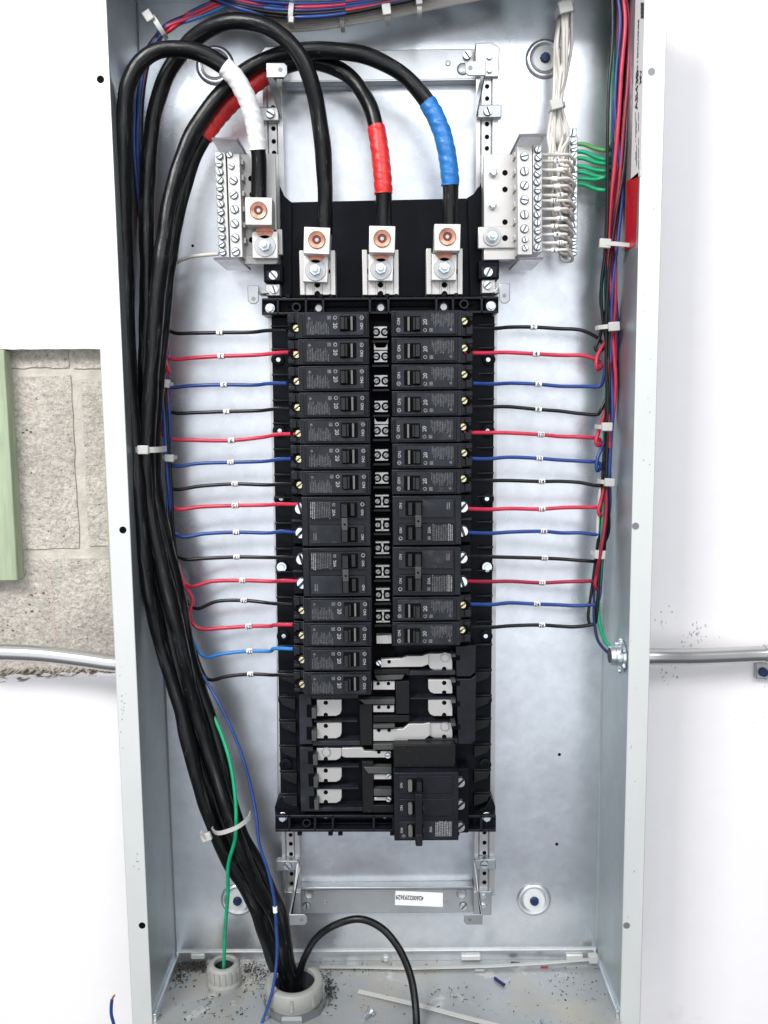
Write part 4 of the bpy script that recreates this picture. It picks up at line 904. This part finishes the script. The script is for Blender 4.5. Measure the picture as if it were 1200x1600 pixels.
cable('A', 'black feeder cable with white tape, arching from the left neutral bar lug', [(404, 318, .064), (405, 285, .064), (404, 240, .068), (397, 190, .074), (383, 148, .080), (362, 115, .084), (325, 88, .086), (285, 77, .086), (248, 79, .086), (217, 100, .086), (200, 135, .086), (194, 190, .084), (194, 260, .082), (194, 340, .080), (196, 420, .079), (199, 520, .078), (205, 620, .078)], 0,
      [((403, 237), (349, 106), 'tape_white', 'white phase tape wrap')])

cable('B', 'black feeder cable without tape, arching highest over the others to the left lug', [(507, 366, .064), (508, 310, .066), (505, 240, .072), (496, 170, .080), (480, 110, .086), (452, 66, .088), (415, 41, .086), (372, 33, .082), (330, 43, .074), (292, 72, .064), (262, 115, .058), (243, 170, .056), (233, 240, .056), (229, 330, .056), (230, 420, .056), (229, 520, .058), (227, 620, .06)], 1, [])
cable('D', 'black feeder cable with blue tape, running to the right lug', [(703, 362, .064), (704, 310, .066), (702, 265, .068), (692, 212, .068), (674, 170, .066), (642, 128, .064), (603, 100, .062), (560, 84, .06), (510, 79, .058), (458, 82, .056), (405, 98, .056), (358, 133, .056), (320, 178, .058), (289, 235, .062), (266, 310, .068), (255, 380, .074), (247, 450, .078), (240, 540, .079), (234, 630, .078)], 2,
      [((704, 290), (664, 163), 'tape_blue', 'blue phase tape wrap')])
cable('C', 'black feeder cable with two bands of red tape, running to the middle lug', [(600, 364, .064), (600, 330, .065), (598, 280, .066), (592, 225, .062), (583, 180, .056), (565, 142, .048), (540, 115, .044), (505, 99, .042), (465, 97, .041), (425, 112, .041), (385, 140, .042), (348, 175, .042), (318, 215, .042), (295, 265, .044), (278, 330, .048), (264, 410, .052), (255, 490, .052), (248, 570, .052), (243, 640, .053)], 3,
      [((601, 302), (590, 200), 'tape_red', 'red phase tape wrap'), ((416, 117), (319, 214), 'tape_red', 'loose red phase tape wrap')])
w = MB(); wp = path([(463, 1548, .062), (468, 1520, .060), (477, 1494, .060), (492, 1468, .06), (520, 1447, .062), (562, 1436, .066), (596, 1450, .072), (622, 1480, .080), (640, 1520, .092), (648, 1560, .106), (651, 1605, .122), (650, 1650, .134)], 8)
w.tube(wp, L(6.2, .08), 'cable_black', 14)
w.build('ground_cable', label='thinner black cable looping out of the large hub over the cabinet floor', cat='cable', smooth=70, org=wp[0])
# ------------------------------------------------------------ wires
MC = {'black': 'wire_black', 'red': 'wire_red', 'blue': 'wire_blue', 'light blue': 'wire_light_blue', 'dark red': 'wire_crimson', 'navy': 'wire_navy', 'green': 'wire_green', 'white': 'wire_white', 'olive': 'wire_olive'}
def nth(lst, i): return ['first', 'second', 'third', 'fourth', 'fifth', 'sixth', 'seventh'][lst[:i].count(lst[i])]
def wire(label, pts, col, r=.00165, group=None, marker=None, num=None, k=6, name='branch_wire', world=False, cat='wire', msize=1.0):
    if group and 'branch' in group: pts = [pts[0]] + [(a + random.uniform(-1, 1), b + random.uniform(-.9, .9), c) for a, b, c in pts[1:]]
    wp = pts if world else path(pts, k)
    root = thing(name, label, cat, wp[0], group)
    w = MB(); w.tube(wp, r, MC[col], 10); w.build('insulation', root, smooth=70)
    if marker:
        q = [proj(p) for p in wp]; i = min(range(1, len(q) - 1), key=lambda i: (q[i][0] - marker[0]) ** 2 + (q[i][1] - marker[1]) ** 2)
        p = Vector(wp[i]); t = (Vector(wp[i + 1]) - Vector(wp[i - 1])).normalized(); mw = .0025 * msize
        w = MB(); w.tube([tuple(p - t * mw * 1.25), tuple(p + t * mw * 1.25)], r * 1.45, 'marker_white', 12)
        if num: write(w, str(num), (p[0], p[1], p[2] + r * 1.45 + .0002), tuple(t), (-t[1], t[0], 0), r * 2.9, 'print_black')
        w.build('wire_marker', root, smooth=40)
    return root
CLX = [(60, 245), (80, 232), (105, 224), (150, 218), (220, 215), (300, 219), (400, 234), (480, 248), (520, 255), (600, 257), (680, 260), (760, 263), (830, 266), (900, 276), (960, 288), (1060, 306)]
CRX = [(-20, 970), (40, 972), (110, 968), (180, 966), (250, 966), (320, 960), (380, 955), (450, 952), (510, 956), (600, 953), (670, 949), (750, 948), (810, 946), (870, 938), (950, 932)]
lw = [((262, 521), (343, 519), (448, 517)), ((258, 562), (345, 557), (462, 550)), ((253, 605), (350, 602), (448, 599)), ((262, 646), (355, 644), (462, 639)), ((254, 685), (362, 688), (462, 678)), ((262, 728), (362, 722), (468, 717)), ((262, 765), (367, 757), (468, 756)), ((265, 795), (367, 790), (466, 788)), ((272, 838), (370, 832), (470, 832)), ((275, 873), (370, 871), (470, 871)), ((285, 916), (380, 907), (470, 908)), ((296, 951), (382, 939), (458, 945)), ((300, 968), (390, 979), (458, 976)), ((310, 1026), (390, 1018), (458, 1014)), ((318, 1062), (392, 1053), (462, 1055))]
nl = len(lw)
for i, ((xb, yb), (xm, ym), (xr_, yr)) in enumerate(lw):
    col = wcol['l'][i]; dx = random.uniform(-8, 8); ph = random.uniform(0, 6); hh = .030 + .012 * random.random()
    pts = [(xr_, yr, .066), (xr_ - 30, yr - .5 + (ym - yr) * .2, .056), ((xr_ + xm) / 2, (yr + ym) / 2 + .8, .048), (xm, ym, .042), ((xm + xb) / 2 - 2, ym * .7 + yb * .3 + (.5 if i not in (10, 11) else -2), .038), (xb + 12, (yb + (2 if i == 12 else 0)), .036)]
    if i == 12: pts[-2:] = [(345, 981, .038), (312, 982, .036), (301, 972, .036), (298, 955, .036)]
    pts.append((xb + 2, yb - 6 if i != 12 else 938, .034))
    first_ = True
    for (y, x) in reversed(CLX):
        if y < yb - 26 - (22 if i == 12 else 0): pts.append((x + dx * (1 if y > 450 else .8) * math.cos(y * .006 + ph), y, hh + .003 * math.sin(y * .011 + ph)))
    kk = i % 5; up = random.uniform(-8, 8)
    pts += [(262 + dx * .7, 44 + dx * .3, .036 + .01 * random.random()), (298 + up * .6, 26 + up * .8, .04), (340 + up, 8 + up * .9, .045), (385 + up, -14 + up, .05), (440, -40 + up, .05)]
    wire(f'{nth(wcol["l"], i)} {col} branch wire from the top on the left side, marked {mk_l[i]}', pts, col, .0019 if col != 'red' else .0020, 'branch wires on the left', (xm, ym), mk_l[i])
rw = [((738, 513), (833, 512), (910, 516), (938, 530)), ((724, 551), (836, 553), (915, 557), (936, 566)), ((738, 599), (840, 601), (910, 604), (936, 604)), ((728, 635), (841, 639), (905, 646), (933, 647)), ((724, 676), (845, 680), (910, 683), (936, 686)), ((727, 716), (842, 716), (910, 721), (936, 724)), ((727, 750), (845, 752), (905, 753), (938, 758)), ((730, 795), (847, 795), (905, 792), (940, 794)), ((730, 832), (848, 831), (905, 833), (936, 834)), ((727, 869), (850, 873), (910, 876), (938, 876)), ((727, 908), (847, 911), (905, 909), (934, 909)), ((735, 944), (839, 943), (905, 946), (930, 944)), ((735, 980), (845, 977), (900, 980), (928, 974))]
for i, (a, m_, b, e) in enumerate(rw):
    col = wcol['r'][i]; dx = random.uniform(-9, 9); ph = random.uniform(0, 6); hh = .035 + .014 * random.random()
    pts = [(*a, .066), (a[0] + 35, a[1] + .5, .056), ((a[0] + m_[0]) / 2 + 8, (a[1] + m_[1]) / 2 - .8, .05), (*m_, .044), ((m_[0] + b[0]) / 2, (m_[1] + b[1]) / 2, .040), (*b, .038), (*e, .036)]
    if i in (0,): pts += [(943, e[1] + 12, .038), (937, e[1] + 20, .040), (931, e[1] + 16, .040), (936, e[1] - 4, .040)]
    elif i in (1, 4, 7, 10, 5): pts += [(e[0] + 3, e[1] + 6, .038), (e[0] - 2, e[1] + 11, .042), (e[0] - 5, e[1] + 5, .043), (e[0] - 2, e[1] - 10, .042)]
    else: pts += [(e[0] + 4, e[1] - 5, .038)]
    for (y, x) in reversed(CRX):
        if y < e[1] - 24: pts.append((x + dx * math.cos(y * .006 + ph) * (1 if y < 640 else .5), y, hh + .004 * math.sin(y * .011 + ph)))
    wire(f'{nth(wcol["r"], i)} {col} branch wire from the top on the right side, marked {mk_r[i]}', pts, col, .0019 if col != 'red' else .0020, 'branch wires on the right', m_, mk_r[i])
# wires to the small connector
wire('long green wire leading down the right side into the locknut connector', [(962, 1020, .045), (955, 1014, .044), (944, 998, .040), (936, 970, .038), (935, 935, .038), (938, 890, .038), (941, 840, .040), (943, 790, .040), (947, 740, .038), (945, 660, .036), (950, 560, .036), (946, 440, .034), (950, 330, .03), (957, 200, .03), (960, 60, .03), (962, -30, .03)], 'green', .0021, name='ground_wire')
wire('dark navy wire leading down the right side into the locknut connector', [(958, 1026, .045), (948, 1018, .043), (935, 1002, .040), (929, 975, .038), (928, 940, .036), (930, 900, .034), (934, 860, .034), (938, 800, .034), (944, 700, .034), (953, 560, .034), (952, 420, .034), (962, 250, .034), (975, 60, .04), (978, -30, .04)], 'navy', .0016, name='control_wire')
wire('black wire looping beside the green wire at the lower right bundle', [(922, 978, .036), (919, 965, .036), (924, 925, .036), (930, 880, .036), (936, 830, .036), (941, 770, .036), (948, 650, .04), (948, 520, .045), (938, 470, .045), (943, 420, .042), (948, 330, .04), (949, 200, .04), (955, 60, .04), (959, -30, .04)], 'black', .0016, name='control_wire')
wire('short white wire beside the green wire in the right bundle', [(935, 862, .034), (934, 830, .036), (936, 790, .036), (938, 765, .034), (944, 730, .03)], 'white', .0017, name='control_wire')
for i, (pts, c, lab) in enumerate((
        ([(970, -30, .06), (977, 30, .062), (971, 110, .062), (966, 190, .062), (960, 260, .06), (953, 330, .058), (951, 400, .056), (955, 470, .052), (958, 540, .05), (962, 600, .05), (955, 680, .046), (952, 740, .045)], 'red', 'thick red wire in front of the right bundle beside the sticker'),
        ([(974, -30, .056), (982, 30, .056), (981, 120, .058), (975, 190, .058), (968, 280, .058), (961, 350, .056), (962, 420, .054), (960, 500, .052), (950, 560, .05), (953, 700, .05)], 'dark red', 'dark red wire along the right bundle'),
        ([(961, -30, .06), (969, 30, .062), (963, 110, .06), (961, 170, .06), (968, 250, .058), (972, 300, .056), (966, 370, .056), (957, 450, .054), (954, 560, .05), (957, 640, .05), (952, 740, .048), (953, 790, .04), (948, 820, .035)], 'blue', 'blue wire weaving down the right bundle'),
        ([(982, -30, .05), (985, 60, .052), (981, 160, .056), (975, 260, .058), (962, 340, .058), (954, 400, .058), (948, 470, .056), (947, 560, .052), (950, 650, .05), (949, 760, .045), (951, 830, .038), (944, 850, .034)], 'black', 'black wire crossing in front of the right bundle below the green wires'),
        ([(956, -30, .064), (957, 60, .064), (951, 140, .064), (949, 240, .064), (949, 340, .06), (946, 390, .058), (940, 440, .054), (940, 480, .05), (948, 540, .048)], 'black', 'outermost black wire bowing left of the right bundle'))):
    wire(lab, pts, c, .0019 if i == 0 else .00165, 'loose wires of the right bundle', name='bundle_wire')
# green wires from the ground bar
gy = [(225, 234), (237, 249), (247, 255), (260, 266), (269, 276), (279, 276), (288, 298)]
for i, (a, b) in enumerate(gy):
    col = 'olive' if i == 0 else 'green'
    end = [(950, b, .034), (957, b - 14, .030), (958 + i % 3, b - 50, .026), (958, 60 + i * 4, .026), (961 + i % 3, -30, .026)]
    if i in (5, 6): end = [(948, b, .034), (954, b + 4 if i == 6 else b - 3, .03), (962, b - 6, .026), (960, b - 60, .024), (960, 40, .024), (963, -30, .024)]
    lab = ['pale olive green wire, topmost on the ground bar', 'green ground wire just below the pale olive one', 'third green wire from the top of the ground bar', 'fourth green wire from the top of the ground bar', 'fifth green wire from the top of the ground bar', 'sixth green wire from the top, bare copper showing', 'lowest green wire on the ground bar, sagging to the bundle'][i]
    wire(lab, [(899, a, .028), (912, a + .5, .029), (932, (a + b) / 2 + 3, .031)] + end, col, .0021, 'green wires on the ground bar', name='ground_wire')
# white neutral wires looping onto the right bar
ny = [242, 252, 265.5, 279, 291, 305, 314, 327, 342, 354, 367, 380, 391]; nt_ = ['10', '2', None, None, None, '6', '31', None, '7', '3', '4', '11', '3']
ords = ['first', 'second', 'third', 'fourth', 'fifth', 'sixth', 'seventh', 'eighth', 'ninth', 'tenth', 'eleventh', 'twelfth', 'lowest']
for i, y in enumerate(ny):
    a = random.uniform(-1, 1); ph = random.uniform(0, 6)
    pts = [(887 + a * 11, -25, .038), (885 + a * 10, 16, .036 + .006 * math.sin(ph)), (881 + a * 9 + 5 * math.sin(ph), 70, .034 + .008 * math.cos(ph)), (877 + a * 6 + 6 * math.sin(ph + random.uniform(.3, 1.4)), 120 + random.uniform(-9, 9), .034 + .006 * math.cos(ph * 2)), (871 + a * 7, 165, .034 + .004 * math.sin(ph * 3)), (873 + a * 17, 215, .034)]
    yy = 235
    while yy < y - 14: pts.append((872 + a * 11 + 5 * math.sin(yy * .05 + ph), yy, .030 + .006 * math.sin(ph + yy * .04))); yy += 28
    out = 898 - 4 * (i > 8) - 3 * (i % 3)
    pts += [(877 + a * 4, y + 14, .034), (892, y + 17, .042), (out, y + 10, .052), (out - 7, y + 1.5, .060), (885, y - .5, .063), (866, y + .5 * a, .064), (846, y, .063)]
    wire(f'white neutral wire looping onto the right terminal bar, {ords[i]}' + ('' if i == 12 else ' from the top'), pts, 'white', .0016, 'white wires looped onto the right neutral bar', (868 + (i % 3) * 3, y), nt_[i], 5, 'neutral_wire', msize=.9)
# sagging bundle across the top
tops = ['red', 'blue', 'blue', 'red', 'black', 'blue', 'red', 'navy', 'black', 'blue']
tl = ['front red', 'front blue', 'second blue', 'lower red', 'front black', 'upper blue', 'upper red', 'dark navy', 'lower black', 'lowest blue']
for i, c in enumerate(tops):
    o = (i % 5) * 5.2 - 12; q = (i // 5) * 3
    pts = [(280 + q * 4, -26 + o * .3, .05), (335 + q, -6 + o * .6, .05), (380, 8 + o * .8, .052 + .002 * q), (430, 16 + o, .054 + .002 * (i % 3)), (480, 18 + o, .054 + .002 * q), (540, 13 + o * .9, .054), (600, 2 + o * .8 - q, .054), (660, -14 + o, .054), (720, -36, .054)]
    wire(f'{tl[i]} wire in the bundle sagging across the cabinet top', pts, c, .0019, 'coloured wires sagging across the top', name='bundle_wire')
for i in range(6):
    o = i * 3.6 - 9
    pts = [(330, -20 + o, .036), (372, 16 + o, .036), (410, 32 + o * .9, .036), (450, 38 + o, .038), (500, 35 + o, .038), (560, 27 + o * .9, .038), (620, 17 + o * .8, .038), (680, 5 + o * .7, .038), (740, -6 + o * .6, .038), (800, -24 + o, .038)]
    wire(['uppermost', 'second', 'third', 'fourth', 'fifth', 'lowest'][i] + ' white wire in the bundle crossing below the coloured wires at the top', pts, 'white', .0019, 'white wires crossing the top', name='neutral_wire')
# single wires
wire('thin blue wire with white marker hanging in front of the heavy cables at the bottom', [(300, 1030, .045), (318, 1058, .05), (345, 1104, .06), (370, 1158, .068), (389, 1218, .074), (400, 1272, .080), (405, 1318, .084), (418, 1358, .086), (428, 1402, .088), (431, 1440, .090), (433, 1485, .092), (429, 1530, .096), (421, 1565, .1), (408, 1602, .104), (398, 1630, .108)], 'blue', .0016, None, (430, 1424), None, name='control_wire')
wire('single green wire dropping into the small plastic hub', [(330, 1110, .055), (345, 1145, .064), (358, 1185, .074), (366, 1230, .082), (369, 1275, .086), (367, 1312, .086), (357, 1350, .082), (356, 1400, .074), (352, 1450, .062), (350, 1500, .050), (349, 1530, .042)], 'green', .0019, name='ground_wire')
wire('thin white wire entering the lowest screw of the left neutral bar', [(342, 397, .058), (325, 398, .052), (300, 401, .044), (280, 408, .036), (268, 417, .03), (250, 440, .026)], 'white', .0018, name='neutral_wire')
wire('thin white wire bowing out left of the heavy cables', [(240, 800, .030), (220, 845, .034), (213, 872, .036), (211, 900, .036), (217, 930, .036), (230, 960, .034), (250, 985, .03)], 'white', .0016, name='neutral_wire')
o = wire('loose blue wire end with bare copper standing at the bottom left outside the cabinet', [(181, 1640, .06), (178, 1602, .06), (174, 1585, .06), (174, 1570, .06), (175, 1562, .06)], 'blue', .0018, name='control_wire')
part('copper_end', lambda w: w.tube([P(175, 1563, .06), P(176, 1559, .06), P(179, 1555, .06)], .0012, 'copper', 8), o)
wire('short clipped end of red wire hooking below the third zip tied wire on the left', [(260, 560, .044), (262, 572, .046), (266, 583, .046), (262, 577, .05)], 'red', .0012, name='wire_offcut')
# ------------------------------------------------------------ zip ties
def ziptie(label, a, b, head, h, sag=.006, wd=.0042, hw=1.0, tail=None):
    """a,b pixel ends of the visible band, h its top height"""
    A, B = P(a[0], a[1], h), P(b[0], b[1], h); root = thing('zip_tie', label, 'zip tie', A, 'nylon zip ties')
    d = Vector(B) - Vector(A); pts = []
    for i in range(11):
        u = i / 10; p = Vector(A) + d * u; p.z = h - sag * (abs(2 * u - 1) ** 3) ; pts.append(tuple(p))
    pts = [tuple(Vector(pts[0]) + Vector((0, 0, -.012)))] + pts + [tuple(Vector(pts[-1]) + Vector((0, 0, -.012)))]
    perp = Vector((-d.y, d.x, 0)).normalized()
    w = MB(); w.ribbon(pts, perp, wd, .0012, 'zip_nylon'); w.build('strap', root)
    Hh = P(*head, h + .003); x = d.normalized(); s1, s2 = .0042 * hw, .0034 * hw
    w = MB(); c = Vector((Hh[0], Hh[1], 0)); q = [c + x * s1 + perp * s2, c - x * s1 + perp * s2, c - x * s1 - perp * s2, c + x * s1 - perp * s2]
    w.prism([(v.x, v.y) for v in q], h - .001, h + .0035, 'zip_nylon'); w.build('head', root, bevel=.0008)
    if tail:
        w = MB(); T = P(*tail, h + .006); w.ribbon([Hh, T], perp, wd * .9, .0012, 'zip_nylon'); w.build('tail', root)
ziptie('wide zip tie round the heavy cables beside the sixth breaker row', (203, 703), (250, 703), (223, 703), .0885, .012, .0055, 1.25)
ziptie('upper small zip tie round the left wire bundle, by the first blue wire', (250, 598), (264, 600), (257, 599), .050, .004, .004, 1.2)
ziptie('lower small zip tie round the left wire bundle, by the second blue wire', (252, 715), (270, 716), (264, 716), .050, .004, .004, 1.1)
ziptie('zip tie pulled diagonally round the bundle at the top left corner', (236, 22), (254, 50), (231, 24), .056, .004, .0045, 1.2)
ziptie('long zip tie round the feeder cables above the green wire, low on the bundle', (328, 1308), (386, 1288), (322, 1309), .097, .014, .0042, 1.2, (314, 1300))
ziptie('zip tie across the right bundle beside the red sticker', (944, 380), (978, 382), (946, 380), .068, .004, .0042, 1.3, (984, 383))
ziptie('zip tie on the right bundle level with the topmost black wire', (937, 511), (968, 509), (960, 510), .061, .005, .0042, 1.3)
ziptie('zip tie on the right bundle above wire 10', (936, 667), (955, 667), (949, 667), .060, .004, .0042, 1.25)
ziptie('zip tie on the right bundle level with the third black wire', (940, 753), (958, 754), (953, 754), .056, .004, .0042, 1.2)
ziptie('lowest zip tie on the right side, just above wire 20', (929, 866), (944, 867), (938, 867), .048, .003, .0042, 1.3)
ziptie('zip tie at the top of the white wire bundle', (873, 14), (898, 8), (884, 10), .046, .004, .0065, 1.6)
ziptie('zip tie halfway down the white wire bundle', (861, 166), (884, 160), (870, 162), .043, .005, .0042, 1.4)
ziptie('zip tie hanging on the coloured top bundle nearest the left', (456, -2), (453, 32), (455, 30), .062, .005, .0046, .7)
ziptie('zip tie round the white wires below the coloured top bundle', (533, 20), (535, 40), (534, 24), .045, .003, .0040, .8)
ziptie('zip tie with wide head near the middle of the top bundle', (603, 8), (606, 30), (604, 14), .058, .004, .0050, 1.2)
ziptie('rightmost zip tie of the top bundle', (654, -4), (656, 20), (655, 0), .058, .004, .0046, .9)
# ------------------------------------------------------------ hubs, connector, floor items
def hub(label, cx_, cy_, R, r, zt, ng, fl):
    c = PZ(cx_, cy_, zt); root = thing('conduit_hub', label, 'conduit fitting', (c[0], FLZ, c[2]), 'grey plastic conduit fittings')
    w = MB(); w.lathez(c[0], c[2], [(r, FLZ), (r, zt - .0005), (r + .0008, zt), (R - .002, zt), (R, zt - .002), (R * 1.015, zt - .016), (R * .97, zt - .018), (R * .96, FLZ + .002)], 'conduit_plastic', 48 if not ng else 48)
    w.build('bushing', root, smooth=50)
    w = MB(); n = ng
    for i in range(n):
        a = 2 * PI * i / n; x = c[0] + R * 1.0 * math.cos(a); h = c[2] + R * 1.0 * math.sin(a)
        t = (-math.sin(a), math.cos(a)); s = .0014
        w.add([(x - t[0] * s, zt - .003, h - t[1] * s), (x + t[0] * s, zt - .003, h + t[1] * s), (x + t[0] * s, zt - .016, h + t[1] * s), (x - t[0] * s, zt - .016, h - t[1] * s)] +
              [(x - t[0] * s + .0014 * math.cos(a), zt - .003, h - t[1] * s + .0014 * math.sin(a)), (x + t[0] * s + .0014 * math.cos(a), zt - .003, h + t[1] * s + .0014 * math.sin(a)), (x + t[0] * s + .0014 * math.cos(a), zt - .016, h + t[1] * s + .0014 * math.sin(a)), (x - t[0] * s + .0014 * math.cos(a), zt - .016, h - t[1] * s + .0014 * math.sin(a))],
              [(0, 1, 2, 3), (4, 5, 6, 7), (0, 1, 5, 4), (1, 2, 6, 5), (2, 3, 7, 6), (3, 0, 4, 7)], 'conduit_plastic')
    w.build('grip_rib', root)
    w = MB(); w.lathez(c[0], c[2], [(R * .95, FLZ), (R * 1.10, FLZ), (R * 1.12, FLZ + .004), (R * 1.06, FLZ + .0075), (R * .9, FLZ + .008)], 'conduit_plastic' if not fl else 'dull_screw', 10 if fl else 36); w.build('locknut', root, smooth=20)
    w = MB(); w.lathez(c[0], c[2], [(r - .0004, FLZ + .0015), (r - .0004, zt - .004)], 'conduit_inside', 40); w.lathez(c[0], c[2], [(r, FLZ + .001), (0, FLZ + .001)], 'conduit_inside', 40); w.build('bore', root)
hub('small grey plastic conduit hub on the cabinet floor with one green wire', 350, 1504, .0170, .0108, .012, 18, False)
hub('large grey plastic conduit hub on the cabinet floor swallowing the heavy cables', 460, 1530, .0300, .0215, .016, 8, True)
cn = thing('locknut_connector', 'zinc locknut connector on the right side wall where the green wire leaves', 'conduit fitting', PX(968, 1025, W / 2))
c = PX(968, 1024, W / 2 - .004)
w = MB()
def discx(w, x0, x1, z, h, r, mt, n=20, r1=None):
    w.tube([(x0, z, h), (x1, z, h)], [r, r1 or r], mt, n)
discx(w, W / 2 - .0005, W / 2 - .004, c[1], c[2], .0150, 'screw_zinc', 12); 
for i in range(6):
    a = i * PI / 3; w.tube([(W / 2 - .002, c[1] + .0150 * math.cos(a), c[2] + .0150 * math.sin(a)), (W / 2 - .005, c[1] + .0162 * math.cos(a), c[2] + .0162 * math.sin(a))], .0026, 'screw_zinc', 8)
w.build('locknut', cn, bevel=.0004)
w = MB(); discx(w, W / 2 - .003, W / 2 - .009, c[1], c[2], .0108, 'screw_zinc', 28); discx(w, W / 2 - .009, W / 2 - .014, c[1], c[2], .0100, 'screw_zinc', 28, .0092); w.build('throat', cn, bevel=.0004)
w = MB(); discx(w, W / 2 - .0138, W / 2 - .0143, c[1], c[2], .0078, 'conduit_inside', 24); w.build('bore', cn)
# nylon strips and scraps on the floor
ft = thing('zip_tie', 'unused long zip tie lying along the back of the cabinet floor', 'zip tie', PZ(600, 1510, FLZ))
w = MB(); w.ribbon([PZ(500, 1511, FLZ + .001), PZ(560, 1511, FLZ + .0015), PZ(640, 1513, FLZ + .002), PZ(760, 1510, FLZ + .003), PZ(860, 1504, FLZ + .005), PZ(920, 1499, FLZ + .008)], (0, .25, 1), .0055, .0013, 'zip_nylon'); w.build('strap', ft)
w = MB(); a = PZ(922, 1499, FLZ + .008); w.box(a[0] - .002, a[0] + .008, a[1] - .003, a[1] + .006, a[2] - .004, a[2] + .004, 'zip_nylon'); w.build('head', ft, bevel=.0008)
w = MB(); pts = [PZ(560, 1549, FLZ + .0012), PZ(600, 1558, FLZ + .002), PZ(660, 1572, FLZ + .003), PZ(720, 1588, FLZ + .003), PZ(790, 1606, FLZ + .002), PZ(850, 1625, FLZ + .002)]; w.ribbon(pts, (.2, 0, 1), .0052, .0013, 'zip_nylon')
w.build('zip_tie', label='cut zip tie strap lying loose at the front of the cabinet floor', cat='zip tie', org=pts[0])
def floorbit(name, label, cat, a, b, r, mt, z=.0015):
    w = MB(); A, B = PZ(*a, FLZ + z), PZ(*b, FLZ + z); w.tube([A, B], r, mt, 10); return w.build(name, label=label, cat=cat, org=A, bevel=.0002)
floorbit('wire_offcut', 'short blue wire offcut lying on the cabinet floor', 'offcut', (773, 1528), (788, 1539), .0018, 'wire_navy', .002)
floorbit('wire_offcut', 'flat grey scrap by the zip tie on the cabinet floor', 'offcut', (742, 1516.5), (757, 1516.5), .0013, 'grey_washer', .0015)
floorbit('wire_offcut', 'tiny red scrap at the back right of the cabinet floor', 'offcut', (845, 1511), (856, 1511), .0011, 'wire_crimson', .0015)
floorbit('wire_offcut', 'small dark scrap touching the zip tie by the back lip', 'offcut', (798, 1504), (812, 1505), .0012, 'debris_dark', .0015)
floorbit('wire_offcut', 'dark scrap at the front edge of the cabinet floor on the right', 'offcut', (846, 1594), (852, 1606), .0016, 'grey_washer', .0016)
sw = thing('loose_screw', 'loose zinc screw lying on the cabinet floor right of the large hub', 'screw', PZ(577, 1585, FLZ))
A, B, Cc = PZ(568, 1592, FLZ + .002), PZ(578, 1582, FLZ + .004), PZ(581, 1579, FLZ + .005)
w = MB(); w.tube([A, B], .0022, 'screw_zinc', 12); w.build('shank', sw)
w = MB(); w.tube([B, Cc], .0048, 'screw_zinc', 16); w.build('head', sw, bevel=.0004)
# floor dust and shavings
w = MB(); rnd = random.Random(11)
def flake(x, z, h, s, mt='debris_dark'):
    a = rnd.uniform(0, 2 * PI); l = s; b = s * rnd.uniform(.12, .5); ca, sa = math.cos(a), math.sin(a); y = z + .0003
    q = [(-l, -b), (l * .3, -b * 1.2), (l, b * .2), (l * .1, b), (-l * .8, b * .6)]
    top = [(x + u * ca - v * sa, y + rnd.uniform(0, s * .5), h + u * sa + v * ca) for u, v in q]
    w.poly3(top, (0, .0004, 0), mt)
def spray(cx_, cy_, sx_, sy_, n, s0_, s1_):
    for i in range(n):
        px = rnd.gauss(cx_, sx_); py = rnd.gauss(cy_, sy_); q = PZ(px, max(py, 1503), FLZ)
        if abs(q[0]) < W / 2 - .004 and .003 < q[2] < D - .004: flake(q[0], FLZ, q[2], rnd.uniform(s0_, s1_))
spray(300, 1510, 20, 4, 330, .0006, .0030); spray(278, 1525, 7, 9, 110, .0005, .0022); spray(405, 1515, 18, 9, 150, .0004, .0017); spray(400, 1540, 16, 14, 80, .0004, .0014)
spray(512, 1545, 7, 16, 150, .0005, .002); spray(350, 1558, 50, 22, 60, .0004, .0016); spray(560, 1515, 60, 4, 60, .0004, .0014); spray(700, 1560, 110, 28, 60, .0003, .0014); spray(900, 1530, 30, 18, 60, .0003, .0014); spray(330, 1590, 60, 8, 30, .0005, .0022)
for (cx_, cy_, n_) in ((290, 1512, 26), (405, 1520, 10), (512, 1545, 14), (330, 1570, 8), (700, 1550, 10)):
    for i in range(n_):
        q = PZ(rnd.gauss(cx_, 16), max(1504, rnd.gauss(cy_, 9)), FLZ)
        if abs(q[0]) > W / 2 - .006 or q[2] < .004: continue
        a = rnd.uniform(0, 6); l = rnd.uniform(.002, .005); b = rnd.uniform(-1.5, 1.5); x, h = q[0], q[2]; pts = []
        for j in range(5): pts.append((x, FLZ + .0008 + .0006 * (j % 2), h)); x += l / 4 * math.cos(a); h += l / 4 * math.sin(a); a += b / 2
        w.tube(pts, rnd.uniform(.00025, .0005), 'debris_dark', 5)
w.build('debris', kind='stuff', label='dark shavings and dust scattered over the cabinet floor')
# serial sticker on the lower cross bar
sk = thing('serial_sticker', 'white serial number sticker stuck on the lower cross bar', 'sticker', P(655, 1404, .008))
A0, A1, A2, A3 = P(618, 1391.5, .0083), P(692, 1395, .0083), P(692, 1417, .0083), P(617, 1414, .0083)
w = MB(); w.poly3([A0, A1, A2, A3], (0, 0, .00015), 'sticker_white'); s_ = w.build('sticker_sheet', sk)
w = MB(); t = (Vector(A1) - Vector(A0)).normalized(); mid = P(640, 1402.5, .0087)
write(w, '426002293629', mid, tuple(-t), (t[1], -t[0], 0), .0074, 'print_black', .70)
w.build('print', s_, smooth=5)
